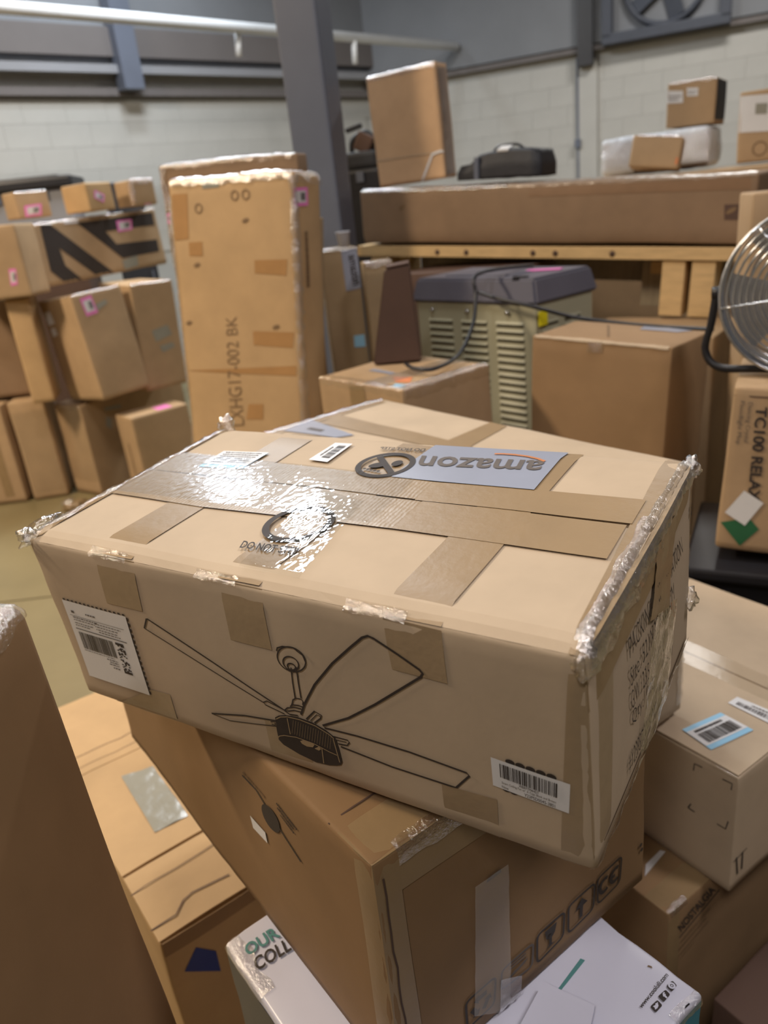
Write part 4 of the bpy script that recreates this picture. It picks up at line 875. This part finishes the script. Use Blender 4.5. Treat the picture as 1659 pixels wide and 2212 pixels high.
tube('carry_handle',spline([(-.06,0,1.83),(-.05,0,1.9),(.02,0,1.93),(.06,0,1.9),(.07,0,1.83)],5),.014,FABRIC,case); box_part('tan_gear',(.02,-.02,1.88),(.09,.07,.09),K_DARK,case,rot=(0,.5,0),bev=.012); box_part('gear_grip',(-.03,-.02,1.955),(.09,.03,.025),FABRIC,case,rot=(0,-.2,0),bev=.008)
bs=Carton(((1.76,4.17,0),(1.25,.84,1.567),(0,0,-.6)),'large brown carton behind the long carton carrying the wrapped pack',K_MID,r=.01,bulge=.0,dent=.003,seed=30)
u2=Carton(((1.66,4.39,1.577),(.54,.30,.190),(0,0,-.6)),'lumpy pack in white plastic wrap behind the long carton at right',POLY,cat='package',name='wrapped_pack',r=.022,bulge=.006,dent=.008,seed=31,seg=30,freq=10)
u2.quad('clear_film','front',[(-.26,.02),(.26,.02),(.26,.16),(-.26,.16)],FILM_H,off=.006,crinkle=.008,step=.02,cf=25)
u2.rect('brown_base','front',-.1,.27,.0,.03,K_DARK,off=.004)
u3=Carton(((1.4808,3.9998,1.595),(0.2281,0.1,0.1412),(-0.1608,0.1473,-0.5)),'small tan carton leaning in front of the white wrapped pack',K_MID,r=.006,bulge=.003,dent=.002,seed=32,seg=12)
u3.edge_wrap('top-front',-.1,.1,.006,.006,FILM_H,crinkle=.002,seed=1); u3.quad('red_mark','front',[(.098,.02),(.108,.02),(.108,.05),(.098,.05)],ORSTK)
u4=Carton(((1.7981,4.3,1.7741),(0.2296,0.25,0.2018),(0,0.0279,-0.6)),'brown carton with two white labels sitting on the white wrapped pack',K_MID,r=.006,bulge=.002,dent=.003,seed=33,seg=12)
for q in ([(-0.1136,0.1147),(-0.036,0.1097),(-0.0395,0.1628),(-0.117,0.1723)],[(-0.0203,0.1362),(0.0317,0.132),(0.0312,0.168),(-0.0228,0.1728)]):
    s=u4.sticker('front',q,WHITE); u4.lines('front',q,[(.1,.9,.5,.1),(.1,.7,.25,.1)],INK_G,s)
u4.rect('dark_panel','right',-.12,.12,.005,.197,FABRIC,off=.001); u4.edge_wrap('top-front',-.11,.11,.02,.008,FILM_H,crinkle=.002,seed=1,cf=40)
u6=Carton(((2.1164,4,1.575),(0.4,0.25,0.3107),(0,0,-0.55)),'brown carton at the upper right edge with a big white sheet taped on',K_MID,r=.008,bulge=.002,dent=.003,seed=34,seg=14)
q=[(-0.2652,0.1442),(-0.1496,0.1393),(-0.1444,0.2695),(-0.2829,0.2817)]
u6.sticker('front',[(-.198,.14),(-.06,.13),(-.05,.285),(-.198,.295)],WHITE,'white_sheet'); u6.quad('green_print','front',[(-.13,.21),(-.08,.205),(-.08,.25),(-.13,.255)],GREYL,off=.003)
u6.draw('printed_mark','front',[(circ((-.1,.06),.03,16),.006,True)],[],INK_F)
u7=Carton(((2.22,4.27,1.577),(.2,.2,.30),(0,0,-.6)),'small dim carton behind the carton with the white sheet',K_MID,r=.006,bulge=.002,dent=.003,seed=35,seg=10)

# ------------------------------------------------------------------ right edge: drum fan on its carton
tc=Carton(((1.0348,1.7,0.7262),(0.4,0.3,0.4),(0,0.0489,-0.5)),'brown carton marked TC100 in large letters standing at the right edge under the fan',K_MID,r=.008,bulge=.003,dent=.003,seed=36,seg=16)
L,W,H=tc.L,tc.W,tc.H
tc.text('front','TC100 RELAX',[(-0.1515,0.3586),(-0.1436,0.1322),(-0.1179,0.134),(-0.128,0.3581)],INK,bold=.03)
tc.text('front','Dancing Crystal',[(-0.1702,0.3665),(-0.1693,0.2731),(-0.1571,0.2728),(-0.1584,0.3667)],INK_G); tc.text('front','Floodlight Mop',[(-0.187,0.3676),(-0.1845,0.2676),(-0.1727,0.2672),(-0.1751,0.3684)],INK_G)
tc.quad('fold_line','front',[(-L/2,H-.022),(L/2,H-.022),(L/2,H-.019),(-L/2,H-.019)],K_DARK,off=.0008,step=.05)
tc.quad('green_tape','front',[(-0.147,0.0165),(-0.1109,0.0649),(-0.1352,0.0916),(-0.194,0.0713)],GREENT,off=.0016); tc.quad('white_tag','front',[(-0.1417,0.0711),(-0.1091,0.1322),(-0.1526,0.1576),(-0.1878,0.0981)],WHITE,off=.003)
ct=thing('plastic_tote','black plastic tote under the TC100 carton at the right edge','tote',(1.05,1.70,.0),(0,0,-.5))
bm=bmesh.new(); add_box(bm,(0,0,.35),(.52,.40,.70),None,.02)
for v in bm.verts: k=.9+.1*v.co.z/.7; v.co.x*=k; v.co.y*=k
from_bm('tub',bm,BLACKP,ct); box_part('rim',(0,0,.69),(.56,.44,.03),BLACKP,ct,bev=.008)
for x in (-.18,-.06,.06,.18): box_part('rib',(x,-.195,.4),(.016,.02,.5),BLACKP,ct)
tag(box_part('timber_offcut',(0,0,0),(.045,.04,.72),WOODG),'pale timber post standing between the tote and the barcode carton','timber')
bpy.data.objects['timber_offcut'].location=(.84,1.455,.36); bpy.data.objects['timber_offcut'].rotation_euler=(0,.03,-.8)
ob_=thing('cardboard_box','small orange carton on the dark right edge behind the barcode carton','box',(1.04,1.36,.68),(0,0,-.8)); 
box_part('body',(0,0,.035),(.1,.08,.07),ORSTK,ob_,bev=.004); box_part('lid_flap',(0,0,.072),(.1,.08,.004),ORSTK,ob_)

FC=Vector((.985,1.70,1.312)); FR=.181
fan=thing('drum_fan','silver drum fan with black floor stand on top of the TC100 carton','fan',(FC.x,FC.y,FC.z-FR+.010),(0,0,-.51))
cz=FR
def ring(r,y,n=40): return [(r*math.cos(2*math.pi*k/n),y,cz+r*math.sin(2*math.pi*k/n)) for k in range(n)]
bm=bmesh.new(); n=48; prof=[(FR,-.05),(FR+.004,-.054),(FR-.004,-.05),(FR-.004,.06),(FR,.06),(FR,-.05)]
vr=[[bm.verts.new((r*math.cos(2*math.pi*k/n),y,cz+r*math.sin(2*math.pi*k/n))) for k in range(n)] for r,y in prof[:-1]]
for i in range(5):
    A,B2=vr[i],vr[(i+1)%5]
    for k in range(n): bm.faces.new((A[k],A[(k+1)%n],B2[(k+1)%n],B2[k]))
bmesh.ops.recalc_face_normals(bm,faces=bm.faces); from_bm('drum',bm,ALU,fan,True)
for i,r in enumerate([.018+.0135*k for k in range(13)]):
    tube('guard_ring',ring(r,-.058-.014*(1-(r/FR)**2)),.0026,CHROME,fan,6,True)
for k in range(6):
    a=2*math.pi*k/6+.15; tube('guard_spoke',[(r*math.cos(a),-.06-.014*(1-(r/FR)**2),cz+r*math.sin(a)) for r in (.015,.06,.11,.15,FR)],.0025,CHROME,fan,6)
cyl_part('hub_cap',(0,-.080,cz),(0,-.07,cz),.024,CHROME,fan,20); cyl_part('motor',(0,-.02,cz),(0,.06,cz),.05,BLACKP,fan,20)
for k in range(4):
    a0=math.pi/2*k+.3; bm=bmesh.new(); g=[]
    for i in range(7):
        r=.045+.12*i/6; row=[]
        for j in range(5):
            a=a0+(j/4-.5)*1.15; row.append(bm.verts.new((r*math.cos(a),-.012+.032*(j/4-.5),cz+r*math.sin(a))))
        g.append(row)
    for i in range(6):
        for j in range(4): bm.faces.new((g[i][j],g[i+1][j],g[i+1][j+1],g[i][j+1]))
    from_bm('blade',bm,ALU,fan,True)
bm=bmesh.new()
for y in (.062,):
    for r in (.05,.09,.13,.17): add_tube(bm,ring(r,y,32),.002,5,True)
from_bm('rear_guard',bm,CHROME,fan,True)
tube('stand',spline([(-FR-.012,.0,cz),(-FR-.02,.0,cz-.07),(-FR-.03,.0,cz-.13),(-FR+.0,-.01,.012),(-.1,-.02,.009),(.1,-.02,.009),(FR,-.01,.012),(FR+.03,.0,cz-.13),(FR+.02,.0,cz-.07),(FR+.012,.0,cz)],6),.009,BLACKP,fan,8)
for sx in (-1,1): cyl_part('pivot_knob',(sx*(FR-.004),0,cz),(sx*(FR+.022),0,cz),.014,BLACKP,fan,12)

# ------------------------------------------------------------------ the stack on the left
def stk(pose,label,m,seed,**k):
    return Carton(pose,label,m,seed=seed,group='cartons in the left stack',r=k.pop('r',.008),bulge=k.pop('bulge',.004),dent=k.pop('dent',.005),seg=k.pop('seg',14),freq=4,**k)
c=stk(((-1.6908,5.237,0),(0.853,0.27,0.6106),(0,0,0.957)),'wide carton standing on the floor at the bottom of the left stack',K_MID,40)
c.sticker('front',[(-0.2571,0.5281),(-0.1254,0.5132),(-0.1181,0.5382),(-0.2498,0.5526)],GREYL); c.sticker('front',[(-0.2732,0.4311),(-0.2377,0.3988),(-0.2171,0.4686),(-0.2556,0.4903)],GREYL)
c.edge_wrap('top-left',-.15,.15,.02,.03,FILM_H,crinkle=.004,seed=2,cf=40,step=.012); c.rect('clear_film','left',-.14,.14,.1,.58,FILM_S,off=.003,crinkle=.003,step=.03)
c=stk(((-1.3875,4.8231,0),(0.3918,0.2257,0.5368),(0,0,0.7106)),'small narrow carton on the floor before the wide bottom carton',K_MID,41)
c.lines('left',[(-.03,.12),(-.03,.42),(.03,.42),(.03,.12)],[(.1,.8,.4,.25)],INK_F); c.quad('pink_tag','top',[(.0,-.09),(.1,-.09),(.1,.0),(.0,.0)],PINK)
c=stk(((-1.6436,4.9,0.645),(0.3271,0.4401,0.6286),(-0.08,-0.0419,0.7953)),'leaning carton with a pink tag in the middle of the left stack',K_MID,42)
c.pink('front',[(-0.102,0.4968),(-0.0269,0.5039),(-0.0365,0.6079),(-0.1107,0.5998)]); c.sticker('front',[(-0.0287,0.5136),(0.0507,0.5438),(0.0436,0.5687),(-0.026,0.5503)],GREYL)
c.sticker('left',[(-0.1808,0.4783),(-0.0836,0.4871),(-0.1037,0.5606),(-0.1971,0.5574)],WHITE); c.sticker('left',[(-0.1677,0.4086),(-0.0918,0.4196),(-0.1018,0.464),(-0.1674,0.4579)],WHITE)
c.edge_wrap('top-front',-c.L/2+.01,c.L/2-.01,.02,.01,FILM_H,crinkle=.003,seed=2,cf=40); c.edge_wrap('top-left',-c.W/2+.01,c.W/2-.01,.02,.01,FILM_H,crinkle=.002,seed=3,cf=40)
c=stk(((-1.4373,5.15,0.63),(0.2913,0.4,0.6588),(0.0392,0.0277,0.75)),'carton with two grey stickers beside the leaning pink tagged carton',K_MID,43)
c.sticker('front',[(-0.0333,0.3003),(0.0871,0.3307),(0.0644,0.3945),(-0.0529,0.373)],GREYL); c.sticker('front',[(-0.0014,0.2292),(0.0894,0.249),(0.0835,0.2806),(-0.0161,0.2722)],GREYL)
c.edge_wrap('top-front',-c.L/2+.01,c.L/2-.01,.03,.008,FILM_H,crinkle=.003,seed=2,cf=40)
c=stk(((-1.7524,5.406,1.332),(0.9588,0.424,0.3589),(-0.0243,-0.0268,0.95)),'wide carton with bold black diagonal stripes near the top of the left stack',K_MID,44,seg=18)
c.draw('printed_stripes','front',[],[[(-0.4116,0.3514),(-0.3464,0.3506),(0.0436,-0.0109),(-0.0862,-0.0159),(-0.3277,0.2077),(-0.3202,0.1058),(-0.2083,-0.0125),(-0.3291,-0.0183),(-0.43,0.0898)],[(-0.1577,0.3376),(-0.0023,0.3352),(0.4529,0.3384),(0.4471,0.2574),(0.0353,0.264),(0.0953,0.1785),(0.4379,0.1658),(0.4337,0.0881),(0.1159,0.086)]],INK,off=.0015)
c.pink('front',[(0.1319,0.2479),(0.251,0.249),(0.2663,0.314),(0.1401,0.3174)]); c.sticker('front',[(0.1119,0.0159),(0.2318,0.0233),(0.2402,0.0888),(0.1054,0.0744)],GREYL)
c.edge_wrap('top-front',-c.L/2+.01,c.L/2-.01,.03,.012,FILM_H,crinkle=.005,seed=2,cf=35,step=.014)
c.sticker('front',[(-0.2493,0.3401),(-0.147,0.3346),(-0.1385,0.3588),(-0.2351,0.3642)],WHITE)
c=stk(((-2.0104,5.3,1.725),(0.2172,0.166,0.1556),(0,0,0.8077)),'small carton with a pink tag at the far left top of the stack',K_MID,45,dent=.003); c.pink('front',[(-0.0687,0.0106),(0.0376,0.0138),(0.0523,0.0799),(-0.0603,0.0745)]); c.edge_wrap('top-front',-.1,.1,.02,.006,FILM_H,crinkle=.003,seed=2,cf=40)
c=stk(((-1.6211,5.3,1.722),(0.1956,0.2439,0.1639),(0,0,0.9408)),'small orange-sided carton with a crooked pink tag on the striped carton',K_YEL,46,dent=.003); c.pink('front',[(-0.0526,0.0765),(0.0095,0.0452),(0.0287,0.0903),(-0.0394,0.1212)]); c.edge_wrap('top-left',-.11,.11,.01,.01,FILM,crinkle=.002,seed=2,cf=40)
c=stk(((-1.3747,5.5,1.73),(0.1691,0.2,0.1564),(0,0,0.8)),'small film-wrapped carton on the right end of the striped carton',K_MID,47,dent=.003); c.pink('front',[(-0.0109,-0.0163),(0.036,-0.0199),(0.0374,0.0091),(-0.0076,0.0104)]); c.edge_wrap('top-front',-.08,.08,.03,.03,FILM_H,crinkle=.004,seed=2,cf=40); c.edge_wrap('front-left',.01,.15,.02,.03,FILM_H,crinkle=.003,seed=4,cf=40)
for (pt_,sz,lab) in (((-2.40,7.05,0),(.2,.2,1.95),'tall dark block filling the gap between the two small pink tagged cartons'),((-1.76,6.65,0),(.28,.2,1.93),'tall dark block filling the gap between the orange-sided and the film-wrapped cartons')):  # made-up dark blocks standing in for dark gaps in the stack
    t=thing('tall_dark_block',lab,'cabinet',pt_,(0,0,.3),'dark blocks behind the left stack'); box_part('body',(0,0,sz[2]/2),sz,FABRIC,t,bev=.008); box_part('top_cap',(0,0,sz[2]+.006),(sz[0]+.012,sz[1]+.012,.014),STEELC,t); box_part('handle',(sz[0]*.35,-sz[1]/2-.01,1.2),(.012,.02,.14),STEELC,t)
c=stk(((-2.2027,5.0368,0),(0.22,0.3,0.6639),(0,0,0.1)),'film-covered carton on the floor under the slim upright carton',K_MID,48); c.rect('clear_film','front',-.10,.10,.05,.6,FILM_S,off=.003,crinkle=.004,step=.03)
c=stk(((-2.0189,4.851,0.674),(0.1274,0.294,0.616),(0,0,0.2)),'slim upright carton standing left of the leaning pink tagged carton',K_YEL,49,dent=.003)
c=stk(((-2.0863,4.7605,1.3),(0.48,0.25,0.3934),(0,0,-0.05)),'film-wrapped carton with a small pink tag above the slim upright carton',K_MID,50); c.pink('front',[(0.1314,0.0721),(0.1714,0.0749),(0.1857,0.1621),(0.1444,0.163)]); c.rect('clear_film','front',.05,.245,.02,.39,FILM_S,off=.003,crinkle=.003,step=.03)
c=stk(((-2.475,5.02,0),(.26,.3,.655),(0,0,0)),'plain carton at the extreme left edge on the floor',K_MID,51); c.rect('tape_strip','front',.0,.06,.05,.6,TAPE)
c=stk(((-2.325,5.13,.678),(.30,.28,.612),(0,0,.05)),'dull greyish carton squeezed in left of the slim upright carton',K_DULL,53); c.edge_wrap('top-front',-.14,.14,.02,.02,FILM_H,crinkle=.003,seed=2,cf=40)
ch=thing('storage_chest','long grey plastic chest with a dark lid at the far left','chest',(-2.42,6.45,1.556),(0,0,.1)); ch.scale=(1.12,1.12,1.12)
box_part('tub',(0,0,.17),(.62,.36,.34),UPPERL,ch,bev=.02); box_part('lid',(.01,0,.375),(.68,.42,.075),BLACKP,ch,bev=.02); box_part('lid_ridge',(0,0,.415),(.5,.28,.02),BLACKP,ch,bev=.008)
for x in (-.15,.15): box_part('latch',(x,-.187,.31),(.05,.02,.07),STEELC,ch)
c=stk(((-2.42,6.45,0),(.70,.46,1.55),(0,0,.1)),'big carton under the grey chest at the back of the left stack',K_DARK,52)
cl_=thing('film_clump','crumpled clump of tan tape and film on the floor by the left stack','litter',(-1.93,4.60,.0))
bm=bmesh.new(); bmesh.ops.create_icosphere(bm,subdivisions=3,radius=1)
for v in bm.verts:
    k=1+.5*noise.noise(v.co*2.1)+.25*noise.noise(v.co*6); v.co=Vector((v.co.x*.07*k,v.co.y*.06*k,max(0,v.co.z*.035*k+.03)))
from_bm('tape_wad',bm,TAPE_W,cl_,True)
bm=bmesh.new(); bmesh.ops.create_icosphere(bm,subdivisions=2,radius=1)
for v in bm.verts:
    k=1+.6*noise.noise(v.co*2.7+Vector((4,0,0))); v.co=Vector((v.co.x*.05*k-.03,v.co.y*.05*k,max(.0,v.co.z*.03*k+.05)))
from_bm('film_wad',bm,FILM_H,cl_,True)
